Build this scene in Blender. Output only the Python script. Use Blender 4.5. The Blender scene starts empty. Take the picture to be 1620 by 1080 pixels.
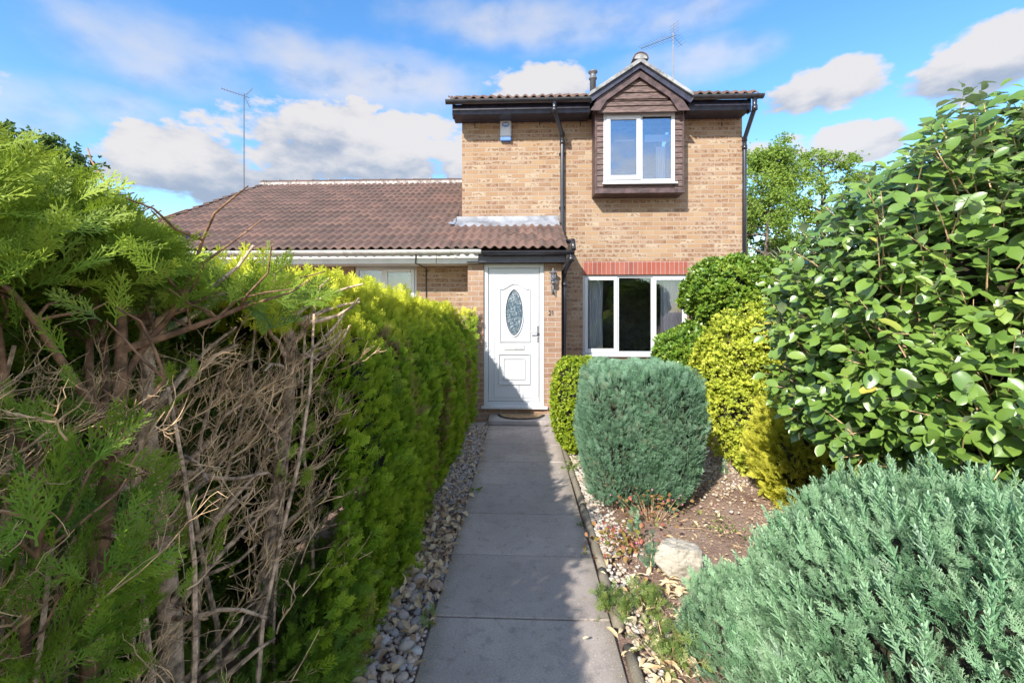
import bpy, math, random
import numpy as np
from math import radians, sin, cos, pi, atan2, sqrt
random.seed(7); rng = np.random.default_rng(7)
SC = bpy.context.scene; COL = SC.collection

# ------------------------------------------------------------------ camera
TH = radians(2.34); CX, CY, FP, CAMH = 797.0, 490.0, 710.0, 1.6
cam = bpy.data.cameras.new('camera'); camo = bpy.data.objects.new('camera', cam); COL.objects.link(camo)
cam.sensor_width = 36; cam.lens = 36*FP/1620; cam.shift_x = (810-CX)/1620; cam.shift_y = -(540-CY)/1620
cam.clip_start = 0.05; cam.clip_end = 2000
camo.location = (0, 0, CAMH); camo.rotation_euler = (pi/2, 0, TH)
SC.camera = camo
def W(px, py, Y):
    "world point seen at a place of the photo, on the frontal plane at distance Y"
    u = (px-CX)/FP; s, c = sin(TH), cos(TH)
    X = Y*(u*c-s)/(c+u*s); d = -X*s+Y*c
    return X, CAMH-(py-CY)/FP*d
def wx(px, Y): return W(px, 490, Y)[0]
def wz(px, py, Y): return W(px, py, Y)[1]

# ------------------------------------------------------------------ sun, sky
SUN = np.array([0.55, 1.0, -0.75]); SUN /= np.linalg.norm(SUN)
sl = bpy.data.lights.new('sun', 'SUN'); sl.energy = 3.4; sl.angle = radians(0.55); sl.color = (1, .93, .83)
so = bpy.data.objects.new('sun', sl); COL.objects.link(so)
so.rotation_euler = (math.acos(-SUN[2]), 0, atan2(-SUN[0], SUN[1]))
SUN_EL = math.asin(-SUN[2]); SUN_AZ = atan2(-SUN[0], -SUN[1])   # clockwise from +Y
SKY = 0.15
w = bpy.data.worlds.new('World'); SC.world = w; w.use_nodes = True
nt = w.node_tree; nt.nodes.clear()
def nm(op, a, b=None, c=None, clamp=False, t=None):
    t = t or nt
    n = t.nodes.new('ShaderNodeMath'); n.operation = op; n.use_clamp = clamp
    for i, v in enumerate((a, b, c)):
        if v is None: continue
        if isinstance(v, (int, float)): n.inputs[i].default_value = v
        else: t.links.new(v, n.inputs[i])
    return n.outputs[0]
def smooth(v, a, b, t=None):
    t = t or nt
    n = t.nodes.new('ShaderNodeMapRange'); n.interpolation_type = 'SMOOTHSTEP'
    t.links.new(v, n.inputs[0]); n.inputs[1].default_value = a; n.inputs[2].default_value = b
    return n.outputs[0]
def noise(vec, scale, detail=4, rough=.5, t=None, dist=0):
    t = t or nt
    n = t.nodes.new('ShaderNodeTexNoise'); n.inputs['Scale'].default_value = scale
    n.inputs['Detail'].default_value = detail; n.inputs['Roughness'].default_value = rough
    n.inputs['Distortion'].default_value = dist
    if vec is not None: t.links.new(vec, n.inputs['Vector'])
    return n.outputs[0]
def mixc(f, a, b, t=None, mode='MIX'):
    t = t or nt
    n = t.nodes.new('ShaderNodeMix'); n.data_type = 'RGBA'; n.blend_type = mode
    for i, v in ((0, f), (6, a), (7, b)):
        if isinstance(v, (int, float)): n.inputs[i].default_value = v
        elif isinstance(v, tuple): n.inputs[i].default_value = (*v[:3], 1)
        else: t.links.new(v, n.inputs[i])
    return n.outputs[2]
tc = nt.nodes.new('ShaderNodeTexCoord'); sp = nt.nodes.new('ShaderNodeSeparateXYZ')
nt.links.new(tc.outputs['Generated'], sp.inputs[0])
az = nm('ARCTAN2', sp.outputs[0], sp.outputs[1]); el = nm('ARCSINE', sp.outputs[2])
comb = nt.nodes.new('ShaderNodeCombineXYZ'); nt.links.new(az, comb.inputs[0]); nt.links.new(nm('MULTIPLY', el, 1.9), comb.inputs[1])
vec = comb.outputs[0]
n1 = noise(vec, 3.4, 6, .5, dist=.25); n2 = noise(vec, 9, 5, .5)
# cumulus banks: centre (as seen from the garden), size, strength, softness
CL = [(255, 80, 190, 62, .66), (600, 128, 250, 52, .68), (300, 250, 115, 62, 1.25), (560, 240, 210, 70, 1.2),
      (430, 305, 300, 45, .95), (30, 165, 120, 48, .6), (900, 40, 300, 60, .62), (850, 138, 110, 46, 1.1), (700, 240, 120, 70, 1.0),
      (1305, 140, 125, 52, 1.25), (1560, 95, 170, 95, 1.25), (1350, 225, 95, 42, 1.2), (1225, 252, 100, 40, .9),
      (1050, 110, 160, 50, .55), (200, 170, 160, 30, .5), (-150, 100, 220, 90, 1.0), (1850, 200, 240, 120, 1.1)]
fsum = None; gsum = None; wsum = None
for ci, (px, py, rx, ry, amp) in enumerate(CL):
    X, Z = W(px, py, 1.0); a0 = atan2(X, 1); e0 = math.atan2(Z-CAMH, math.hypot(X, 1))
    X2, Z2 = W(px+20, py-20, 1.0); ra = (atan2(X2, 1)-a0)/20*rx; re = abs(math.atan2(Z2-CAMH, math.hypot(X2, 1))-e0)/20*ry
    da = nm('MULTIPLY', nm('SUBTRACT', az, a0), 1/ra); de = nm('MULTIPLY', nm('SUBTRACT', el, e0), 1/re)
    r2 = nm('MULTIPLY_ADD', da, da, nm('MULTIPLY', de, de))
    wgt = nm('MULTIPLY', nm('SUBTRACT', 1, nm('MULTIPLY', r2, .6), clamp=True), amp)
    if amp < .8:
        wsum = wgt if wsum is None else nm('MAXIMUM', wsum, wgt)
    else:
        fsum = wgt if fsum is None else nm('MAXIMUM', fsum, wgt)
    g = nm('MULTIPLY', wgt, nm('ADD', de, {2: .15, 3: -.15, 4: -.35, 7: .5, 9: .30, 10: .2, 11: .35, 12: .1}.get(ci, .7))); gsum = g if gsum is None else nm('ADD', gsum, g)
n3 = noise(vec, 24, 4, .55)
fld = nm('ADD', nm('ADD', fsum, nm('MULTIPLY', nm('SUBTRACT', n1, .5), 1.5)), nm('ADD', nm('MULTIPLY', nm('SUBTRACT', n2, .5), 1.7), nm('MULTIPLY', nm('SUBTRACT', n3, .5), .85)))
fw = nm('ADD', wsum, nm('ADD', nm('MULTIPLY', nm('SUBTRACT', n1, .5), 1.3), nm('MULTIPLY', nm('SUBTRACT', n2, .5), .5)))
dens = nm('MAXIMUM', smooth(fld, .46, .78), nm('MULTIPLY', smooth(fw, .12, .95), .85))
# unseen broken cloud added behind and beside the camera, brightened to fill the shade
bz = smooth(nm('ABSOLUTE', az), 1.0, 1.35); back = nm('MULTIPLY', bz, smooth(n1, .40, .60))
dens = nm('MAXIMUM', dens, nm('MULTIPLY', back, .8))
sh = nm('ADD', nm('MULTIPLY', gsum, .55), nm('ADD', nm('MULTIPLY', nm('SUBTRACT', n2, .45), 2.0), nm('MULTIPLY', nm('SUBTRACT', n3, .5), .9)))
sh = smooth(sh, -.5, .45)
sky = nt.nodes.new('ShaderNodeTexSky'); sky.sky_type = 'NISHITA'; sky.sun_disc = False
sky.sun_elevation = SUN_EL; sky.sun_rotation = SUN_AZ; sky.air_density = 1.15; sky.dust_density = .3; sky.ozone_density = 2.2
hs = nt.nodes.new('ShaderNodeHueSaturation'); hs.inputs['Hue'].default_value = .503; hs.inputs['Saturation'].default_value = 1.28; hs.inputs['Value'].default_value = .84
nt.links.new(sky.outputs[0], hs.inputs['Color'])
K = 1/SKY/2**1.33
ccol = mixc(sh, (.40*K, .47*K, .60*K), (.90*K, .86*K, .84*K))
ccol = mixc(bz, ccol, (1.7*K, 1.66*K, 1.6*K))  # clouds out of view made brighter to lift the shade
skyc = mixc(nm('MULTIPLY', dens, .93), hs.outputs[0], ccol)
bg = nt.nodes.new('ShaderNodeBackground'); bg.inputs[1].default_value = SKY; nt.links.new(skyc, bg.inputs[0])
wo = nt.nodes.new('ShaderNodeOutputWorld'); nt.links.new(bg.outputs[0], wo.inputs[0])
SC.view_settings.view_transform = 'Standard'; SC.view_settings.look = 'None'
SC.view_settings.exposure = 1.28; SC.view_settings.gamma = 1
try:
    SC.cycles.max_bounces = 8; SC.cycles.transparent_max_bounces = 12; SC.cycles.use_denoising = True
except Exception: pass

# ------------------------------------------------------------------ helpers
def tag(o, label=None, cat=None, group=None, kind=None):
    if label: o['label'] = label
    if cat: o['category'] = cat
    if group: o['group'] = group
    if kind: o['kind'] = kind
    return o
def empty(name, loc=(0, 0, 0), label=None, cat=None, group=None):
    o = bpy.data.objects.new(name, None); COL.objects.link(o); o.location = loc; o.empty_display_size = .1
    return tag(o, label, cat, group)
def link(name, me, mat, parent=None, smooth_=False):
    if mat is not None: me.materials.append(mat)
    o = bpy.data.objects.new(name, me); COL.objects.link(o)
    if parent is not None:
        o.parent = parent
        p = parent
        T = np.zeros(3)
        while p is not None: T += np.array(p.location); p = p.parent
        o.location = tuple(-T) if parent.type == 'EMPTY' else (0, 0, 0)
    if smooth_: me.polygons.foreach_set('use_smooth', [True]*len(me.polygons))
    return o
class MB:
    "collects shapes in world coordinates; build() links them as one mesh object"
    def __init__(s): s.v = []; s.f = []
    def add(s, vs, fs):
        b = len(s.v); s.v += [tuple(p) for p in vs]; s.f += [tuple(i+b for i in f) for f in fs]; return s
    def box(s, x0, x1, y0, y1, z0, z1, bev=0):
        if x0 > x1: x0, x1 = x1, x0
        if y0 > y1: y0, y1 = y1, y0
        if z0 > z1: z0, z1 = z1, z0
        if bev <= 0:
            return s.add([(x, y, z) for z in (z0, z1) for y in (y0, y1) for x in (x0, x1)],
                         [(0, 2, 3, 1), (4, 5, 7, 6), (0, 1, 5, 4), (2, 6, 7, 3), (0, 4, 6, 2), (1, 3, 7, 5)])
        b = min(bev, (x1-x0)/2.01, (y1-y0)/2.01, (z1-z0)/2.01); vs = []; ids = {}
        for i, x in enumerate((x0, x1)):
            for j, y in enumerate((y0, y1)):
                for k, z in enumerate((z0, z1)):
                    sx, sy, sz = (b, -b)[i], (b, -b)[j], (b, -b)[k]
                    for a, p in enumerate(((x, y+sy, z+sz), (x+sx, y, z+sz), (x+sx, y+sy, z))):
                        ids[i, j, k, a] = len(vs); vs.append(p)
        F = []
        F += [tuple(ids[q] for q in ((0,0,0,0),(0,0,1,0),(0,1,1,0),(0,1,0,0))), tuple(ids[q] for q in ((1,0,0,0),(1,1,0,0),(1,1,1,0),(1,0,1,0)))]
        F += [tuple(ids[q] for q in ((0,0,0,1),(1,0,0,1),(1,0,1,1),(0,0,1,1))), tuple(ids[q] for q in ((0,1,0,1),(0,1,1,1),(1,1,1,1),(1,1,0,1)))]
        F += [tuple(ids[q] for q in ((0,0,0,2),(0,1,0,2),(1,1,0,2),(1,0,0,2))), tuple(ids[q] for q in ((0,0,1,2),(1,0,1,2),(1,1,1,2),(0,1,1,2)))]
        for i in (0, 1):
            for j in (0, 1): F.append((ids[i,j,0,0], ids[i,j,0,1], ids[i,j,1,1], ids[i,j,1,0]))
            for k in (0, 1): F.append((ids[i,0,k,0], ids[i,0,k,2], ids[i,1,k,2], ids[i,1,k,0]))
        for j in (0, 1):
            for k in (0, 1): F.append((ids[0,j,k,1], ids[0,j,k,2], ids[1,j,k,2], ids[1,j,k,1]))
        for i in (0, 1):
            for j in (0, 1):
                for k in (0, 1): F.append((ids[i,j,k,0], ids[i,j,k,1], ids[i,j,k,2]))
        return s.add(vs, F)
    def prism(s, poly, y0, y1):
        "polygon of (x, z) between two frontal planes"
        n = len(poly)
        return s.add([(x, y0, z) for x, z in poly]+[(x, y1, z) for x, z in poly],
                     [tuple(range(n)), tuple(range(2*n-1, n-1, -1))]+[(i, (i+1) % n+0, (i+1) % n+n, i+n)[::-1] for i in range(n)])
    def tube(s, pts, rad, sides=8, cap=True):
        pts = [np.array(p, float) for p in pts]; n = len(pts)
        if not hasattr(rad, '__len__'): rad = [rad]*n
        vs = []; up = None
        for i in range(n):
            d = pts[min(i+1, n-1)]-pts[max(i-1, 0)]; d /= (np.linalg.norm(d)+1e-9)
            if up is None: up = np.array([0, 0, 1.]) if abs(d[2]) < .9 else np.array([1., 0, 0])
            a = np.cross(d, up); a /= (np.linalg.norm(a)+1e-9); b = np.cross(a, d); up = b
            for k in range(sides):
                t = 2*pi*k/sides; vs.append(pts[i]+rad[i]*(cos(t)*a+sin(t)*b))
        fs = [(i*sides+k, i*sides+(k+1) % sides, (i+1)*sides+(k+1) % sides, (i+1)*sides+k) for i in range(n-1) for k in range(sides)]
        if cap: fs += [tuple(range(sides-1, -1, -1)), tuple(range((n-1)*sides, n*sides))]
        return s.add(vs, fs)
    def lathe(s, cx, cy, prof, sides=16):
        "profile of (radius, z) turned round a vertical axis"
        vs = [(cx+r*cos(2*pi*k/sides), cy+r*sin(2*pi*k/sides), z) for r, z in prof for k in range(sides)]
        fs = [(i*sides+k, i*sides+(k+1) % sides, (i+1)*sides+(k+1) % sides, (i+1)*sides+k) for i in range(len(prof)-1) for k in range(sides)]
        fs += [tuple(range(sides-1, -1, -1)), tuple(range((len(prof)-1)*sides, len(prof)*sides))]
        return s.add(vs, fs)
    def wall(s, x0, x1, z0, z1, Y, holes=(), depth=.1):
        "frontal wall face with rectangular openings and their reveals"
        xs = sorted({x0, x1, *[h[0] for h in holes], *[h[1] for h in holes]}); zs = sorted({z0, z1, *[h[2] for h in holes], *[h[3] for h in holes]})
        for a, b in zip(xs, xs[1:]):
            for c, d in zip(zs, zs[1:]):
                if any(h[0] <= a and b <= h[1] and h[2] <= c and d <= h[3] for h in holes): continue
                s.add([(a, Y, c), (b, Y, c), (b, Y, d), (a, Y, d)], [(0, 1, 2, 3)])
        for a, b, c, d in holes:
            y = Y+depth
            s.add([(a, Y, c), (b, Y, c), (b, Y, d), (a, Y, d), (a, y, c), (b, y, c), (b, y, d), (a, y, d)],
                  [(0, 4, 5, 1), (1, 5, 6, 2), (2, 6, 7, 3), (3, 7, 4, 0)])
        return s
    def frame(s, x0, x1, z0, z1, y0, y1, t, b=None):
        "rectangular ring of four mitre-free bars"
        b = t if b is None else b
        s.box(x0, x0+t, y0, y1, z0, z1, .004); s.box(x1-t, x1, y0, y1, z0, z1, .004)
        s.box(x0+t, x1-t, y0, y1, z1-t, z1, .004); s.box(x0+t, x1-t, y0, y1, z0, z0+b, .004); return s
    def build(s, name, mat, parent=None, smooth_=False):
        me = bpy.data.meshes.new(name); me.from_pydata(s.v, [], s.f); me.update()
        return link(name, me, mat, parent, smooth_)
def npmesh(name, V, F, mat, parent=None, rnd=None, tip=None, smooth_=False):
    me = bpy.data.meshes.new(name); n = len(F)
    me.vertices.add(len(V)); me.vertices.foreach_set('co', np.ascontiguousarray(V, np.float32).ravel())
    k = F.shape[1]
    me.loops.add(n*k); me.loops.foreach_set('vertex_index', np.ascontiguousarray(F, np.int32).ravel())
    me.polygons.add(n); me.polygons.foreach_set('loop_start', np.arange(0, n*k, k, dtype=np.int32))
    me.update(calc_edges=True)
    for nm_, a in (('rnd', rnd), ('tip', tip)):
        if a is not None:
            at = me.attributes.new(nm_, 'FLOAT', 'FACE'); at.data.foreach_set('value', np.ascontiguousarray(a, np.float32))
    return link(name, me, mat, parent, smooth_)
def unit(a): return a/(np.linalg.norm(a, axis=-1, keepdims=True)+1e-9)
class Scatter:
    "many copies of a small template gathered into one mesh (leaves of one crown)"
    def __init__(s): s.V = []; s.F = []; s.R = []; s.T = []; s.n = 0
    def add(s, tpl, pos, d, up, scale, rnd=None):
        tv, tf, tt = tpl; pos = np.asarray(pos, float); N = len(pos)
        if N == 0: return s
        y = unit(np.asarray(d, float)); x = unit(np.cross(y, np.asarray(up, float))); z = np.cross(x, y)
        M = np.stack([x, y, z], 1)*np.broadcast_to(np.asarray(scale, float), (N,))[:, None, None]
        V = np.einsum('vk,nkj->nvj', tv, M)+pos[:, None, :]
        F = tf[None]+(np.arange(N)*len(tv))[:, None, None]+s.n
        s.V.append(V.reshape(-1, 3)); s.F.append(F.reshape(-1, tf.shape[1])); s.n += N*len(tv)
        r = rng.random(N) if rnd is None else rnd
        s.R.append(np.repeat(r, len(tf))); s.T.append(np.tile(tt, N)); return s
    def build(s, name, mat, parent=None, smooth_=False):
        return npmesh(name, np.concatenate(s.V), np.concatenate(s.F), mat, parent, np.concatenate(s.R), np.concatenate(s.T), smooth_)

# ---- leaf and spray templates: (verts, quads, tip value per face); axis +Y, face +Z, length 1
def q_strip(V, F, T, p, a, ln, w, t, z=0, tipw=.35):
    c, s_ = cos(a), sin(a); b = len(V)
    for l, ww in ((0, w), (ln, w*tipw)):
        for sg in (-1, 1):
            V.append((p[0]+l*s_+sg*ww/2*c, p[1]+l*c-sg*ww/2*s_, p[2]+z*l))
    F.append((b, b+1, b+3, b+2)); T.append(t)
def tpl_spray(n=7, sub=3, wd=.030, droop=.12, ang=.75, seed=1, lat=.42):
    r = random.Random(seed); V, F, T = [], [], []
    def axis(t): return (0, t, -droop*t*t)
    for i in range(4): q_strip(V, F, T, axis(i/4), 0, .27, wd*1.1, .1+i*.2, -droop*(2*i+1)/4)
    for i in range(n):
        t = .12+.82*i/n
        for sg in (-1, 1):
            L = (lat*(1-t)**.7+.08)*r.uniform(.8, 1.15); a = sg*(ang+r.uniform(-.15, .15)); tt = t+r.uniform(-.02, .02)
            p = axis(tt); zz = r.uniform(-.25, .3)
            q_strip(V, F, T, p, a, L, wd, .35+.5*t, zz, .6)
            for k in range(sub):
                f = .3+.65*k/max(sub, 1)
                for s2 in (-1, 1):
                    if r.random() < .1: continue
                    pp = (p[0]+sin(a)*L*f, p[1]+cos(a)*L*f, p[2]+zz*L*f)
                    q_strip(V, F, T, pp, a+s2*r.uniform(.5, .75), L*.34*(1.15-f*.5), wd*.85, .55+.45*t*r.uniform(.6, 1), r.uniform(-.4, .5), .5)
    return np.array(V), np.array(F), np.array(T)
def tpl_plume(n=26, ln=.26, wd=.05, seed=1, ang=.6, tw=.5):
    "round shoot with short needles all round"
    r = random.Random(seed); V, F, T = [], [], []
    for i in range(n):
        t = i/n; ph = i*2.4; a = ang*r.uniform(.7, 1.3); L = ln*(1.15-.6*t)*r.uniform(.8, 1.2)
        dx, dz, dy = sin(a)*cos(ph), sin(a)*sin(ph), cos(a)
        sx, sz = -sin(ph)*wd/2, cos(ph)*wd/2; b = len(V)
        V += [(-sx, t, -sz), (sx, t, sz), (dx*L+sx*tw, t+dy*L, dz*L+sz*tw), (dx*L-sx*tw, t+dy*L, dz*L-sz*tw)]
        F.append((b, b+1, b+2, b+3)); T.append(t*.8+.2*r.random())
    for ph in (0, pi/2):
        b = len(V); V += [(-.02*cos(ph), 0, -.02*sin(ph)), (.02*cos(ph), 0, .02*sin(ph)), (.01*cos(ph), 1, .01*sin(ph)), (-.01*cos(ph), 1, -.01*sin(ph))]
        F.append((b, b+1, b+2, b+3)); T.append(.1)
    return np.array(V), np.array(F), np.array(T)
def tpl_leaf(wd=.45, n=5, fold=.18, curl=.15, wave=.03, seed=0, stalk=.12):
    r = random.Random(seed); V, F, T = [], [], []
    for i in range(n+1):
        t = i/n; y = stalk+(1-stalk)*t; h = wd/2*(sin(pi*min(1, (t*.93+.035)))**.75)*(1 if i < n else .12)
        z = -curl*t*t; wv = wave*sin(i*2.2+seed)
        V += [(-h, y, z+fold*h*2+wv), (0, y, z), (h, y, z+fold*h*2-wv)]
    for i in range(n):
        b = i*3
        F += [(b, b+1, b+4, b+3), (b+1, b+2, b+5, b+4)]; T += [i/n]*2
    b = len(V); V += [(-.015, 0, 0), (.015, 0, 0), (.012, stalk+.05, 0), (-.012, stalk+.05, 0)]; F.append((b, b+1, b+2, b+3)); T.append(0)
    return np.array(V), np.array(F), np.array(T)
def tpl_bud(k=5, wd=.4, seed=0):
    "whorl of small simple leaves at a shoot tip"
    r = random.Random(seed); V, F, T = [], [], []
    for i in range(k):
        ph = 2*pi*i/k+r.uniform(-.3, .3); a = r.uniform(.5, 1.15); L = r.uniform(.7, 1)
        d = np.array([sin(a)*cos(ph), cos(a), sin(a)*sin(ph)]); s_ = np.array([-sin(ph), 0, cos(ph)])*wd/2*L; y0 = r.uniform(-.3, .2)
        o = np.array([0, y0, 0]); b = len(V)
        V += [tuple(o), tuple(o+d*L*.5-s_), tuple(o+d*L), tuple(o+d*L*.5+s_)]; F.append((b, b+1, b+2, b+3)); T.append(r.random())
    return np.array(V), np.array(F), np.array(T)

# ------------------------------------------------------------------ materials
def mat(name):
    m = bpy.data.materials.new(name); m.use_nodes = True; t = m.node_tree
    return m, t, t.nodes['Principled BSDF']
def coords(t, kind='Object'):
    return t.nodes.new('ShaderNodeTexCoord').outputs[kind]
def worldpos(t): return t.nodes.new('ShaderNodeNewGeometry').outputs['Position']
def attr(t, n):
    a = t.nodes.new('ShaderNodeAttribute'); a.attribute_name = n; return a.outputs['Fac']
def ramp(t, fac, stops):
    n = t.nodes.new('ShaderNodeValToRGB'); e = n.color_ramp.elements
    while len(e) < len(stops): e.new(.5)
    for i, (p, c) in enumerate(stops): e[i].position = p; e[i].color = (*c, 1)
    t.links.new(fac, n.inputs[0]); return n.outputs[0]
def bump(t, b, h, strength=.3, dist=.01):
    n = t.nodes.new('ShaderNodeBump'); n.inputs['Strength'].default_value = strength; n.inputs['Distance'].default_value = dist
    t.links.new(h, n.inputs['Height']); t.links.new(n.outputs[0], b.inputs['Normal'])
def plain(name, col, rough=.5, metal=0, var=.12, scale=8, bmp=.1, spec=.5, coat=0):
    m, t, b = mat(name); p = worldpos(t); n = noise(p, scale, 5, .6, t); n_b = noise(p, scale*9, 3, .6, t)
    c2 = tuple(max(0, c*(1-var*2.2)) for c in col); c1 = tuple(min(1, c*(1+var)) for c in col)
    c = mixc(smooth(n, .3, .7, t), c2, c1, t)
    t.links.new(c, b.inputs['Base Color']); b.inputs['Roughness'].default_value = rough; b.inputs['Metallic'].default_value = metal
    b.inputs['Specular IOR Level'].default_value = spec; b.inputs['Coat Weight'].default_value = coat
    if bmp: bump(t, b, n_b, bmp, .004)
    return m
def foliage(name, stops, tipcol, tipamt=.5, rough=.55, transl=.3, clump=2.2, top=None, back=None, spec=.4, coat=0):
    "leaf colours vary leaf by leaf and clump by clump; young growth at the tips"
    m, t, b = mat(name); p = worldpos(t)
    r = nm('ADD', nm('MULTIPLY', attr(t, 'rnd'), .55, t=t), nm('MULTIPLY', noise(p, clump, 3, .6, t), .75, t=t), t=t)
    r = nm('SUBTRACT', r, .15, t=t)
    c = ramp(t, r, stops)
    tp = smooth(nm('ADD', attr(t, 'tip'), nm('MULTIPLY', nm('SUBTRACT', noise(p, clump*2.5, 2, .5, t), .5, t=t), 1.2, t=t), t=t), .35, 1.1, t)
    c = mixc(nm('MULTIPLY', tp, tipamt, t=t), c, tipcol, t)
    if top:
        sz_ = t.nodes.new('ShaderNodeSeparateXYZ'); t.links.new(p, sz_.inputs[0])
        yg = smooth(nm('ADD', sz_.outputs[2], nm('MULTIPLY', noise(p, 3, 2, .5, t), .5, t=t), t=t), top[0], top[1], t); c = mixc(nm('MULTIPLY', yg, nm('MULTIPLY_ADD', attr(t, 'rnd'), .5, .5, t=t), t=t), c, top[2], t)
    if back:
        g = t.nodes.new('ShaderNodeNewGeometry'); c = mixc(nm('MULTIPLY', g.outputs['Backfacing'], .75, t=t), c, back, t)
    t.links.new(c, b.inputs['Base Color']); b.inputs['Roughness'].default_value = rough; b.inputs['Specular IOR Level'].default_value = spec
    b.inputs['Coat Weight'].default_value = coat; b.inputs['Coat Roughness'].default_value = .25
    tr = t.nodes.new('ShaderNodeBsdfTranslucent'); t.links.new(mixc(.5, c, (.35, .5, .05), t, 'MIX') if False else c, tr.inputs[0])
    mx = t.nodes.new('ShaderNodeMixShader'); mx.inputs[0].default_value = transl
    t.links.new(b.outputs[0], mx.inputs[1]); t.links.new(tr.outputs[0], mx.inputs[2])
    t.links.new(mx.outputs[0], t.nodes['Material Output'].inputs[0]); return m
def brick(name, cols, mortar, blotch=.55, soldier=False, bw=.225, bh=.075, blotchcol=(.13, .062, .032)):
    m, t, b = mat(name); s = t.nodes.new('ShaderNodeSeparateXYZ'); t.links.new(worldpos(t), s.inputs[0])
    u = nm('ADD', s.outputs[0], s.outputs[1], t=t); v = s.outputs[2]
    if soldier: u, v = v, u
    c = t.nodes.new('ShaderNodeCombineXYZ'); t.links.new(u, c.inputs[0]); t.links.new(v, c.inputs[1])
    def bt(c1, c2, cm, msz=.010, bias=0):
        n = t.nodes.new('ShaderNodeTexBrick'); n.offset = 0 if soldier else .5
        n.inputs['Scale'].default_value = 1; n.inputs['Brick Width'].default_value = bw; n.inputs['Row Height'].default_value = bh
        n.inputs['Mortar Size'].default_value = msz/2*1.0; n.inputs['Mortar Smooth'].default_value = .25; n.inputs['Bias'].default_value = bias
        t.links.new(c.outputs[0], n.inputs['Vector'])
        n.inputs['Color1'].default_value = (*c1, 1); n.inputs['Color2'].default_value = (*c2, 1); n.inputs['Mortar'].default_value = (*cm, 1); return n
    rn = bt((0, 0, 0), (1, 1, 1), (.5, .5, .5))           # a grey level per brick
    base = ramp(t, rn.outputs[0], [(i/(len(cols)-1), q) for i, q in enumerate(cols)])
    # kiss marks: dark smudges spaced along some of the bricks
    mp = t.nodes.new('ShaderNodeMapping'); mp.inputs['Scale'].default_value = (1, 1.25, 1); t.links.new(c.outputs[0], mp.inputs[0])
    sp1 = noise(mp.outputs[0], 19, 2, .5, t); sp2 = noise(c.outputs[0], 3, 3, .5, t)
    k = nm('MULTIPLY', smooth(sp1, .47, .56, t), smooth(nm('ADD', rn.outputs[0], nm('MULTIPLY', nm('SUBTRACT', sp2, .5, t=t), 1.5, t=t), t=t), .25, .5, t), t=t)
    fx = nm('FRACT', nm('MULTIPLY', v, 1/bh, t=t), t=t)
    mid = nm('MULTIPLY', smooth(fx, .12, .32, t), nm('SUBTRACT', 1, smooth(fx, .68, .9, t), t=t), t=t)
    if not soldier: k = nm('MULTIPLY', k, mid, t=t)
    base = mixc(nm('MULTIPLY', k, blotch, t=t), base, blotchcol, t)
    fine = noise(c.outputs[0], 90, 4, .7, t); base = mixc(.35, base, mixc(fine, (.35, .35, .35), (.75, .75, .75), t), t, 'OVERLAY')
    stain = smooth(noise(c.outputs[0], 1.1, 5, .6, t), .35, .75, t)
    col = mixc(rn.outputs['Fac'], base, mortar, t)
    col = mixc(nm('MULTIPLY', stain, .25, t=t), col, mixc(.5, col, (.5, .42, .36), t), t)
    t.links.new(col, b.inputs['Base Color']); b.inputs['Roughness'].default_value = .9; b.inputs['Specular IOR Level'].default_value = .2
    h = nm('ADD', nm('MULTIPLY', nm('SUBTRACT', 1, rn.outputs['Fac'], t=t), 1, t=t), nm('MULTIPLY', fine, .35, t=t), t=t)
    bump(t, b, h, .7, .008); return m
def tile_mat(name, c0, c1, c2):
    m, t, b = mat(name); p = worldpos(t)
    c = ramp(t, attr(t, 'rnd'), [(0, c0), (.6, c1), (1, c2)])
    mo = smooth(noise(p, 5, 6, .7, t), .5, .72, t); c = mixc(nm('MULTIPLY', mo, .4, t=t), c, (.10, .09, .075), t)
    li = smooth(noise(p, 26, 5, .7, t), .60, .72, t); c = mixc(nm('MULTIPLY', li, .45, t=t), c, (.24, .20, .17), t)
    big = smooth(noise(p, .8, 3, .5, t), .55, .75, t); c = mixc(nm('MULTIPLY', big, .35, t=t), c, (.19, .095, .075), t)
    t.links.new(c, b.inputs['Base Color']); b.inputs['Roughness'].default_value = .85; bump(t, b, noise(p, 120, 4, .7, t), .5, .004); return m

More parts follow.
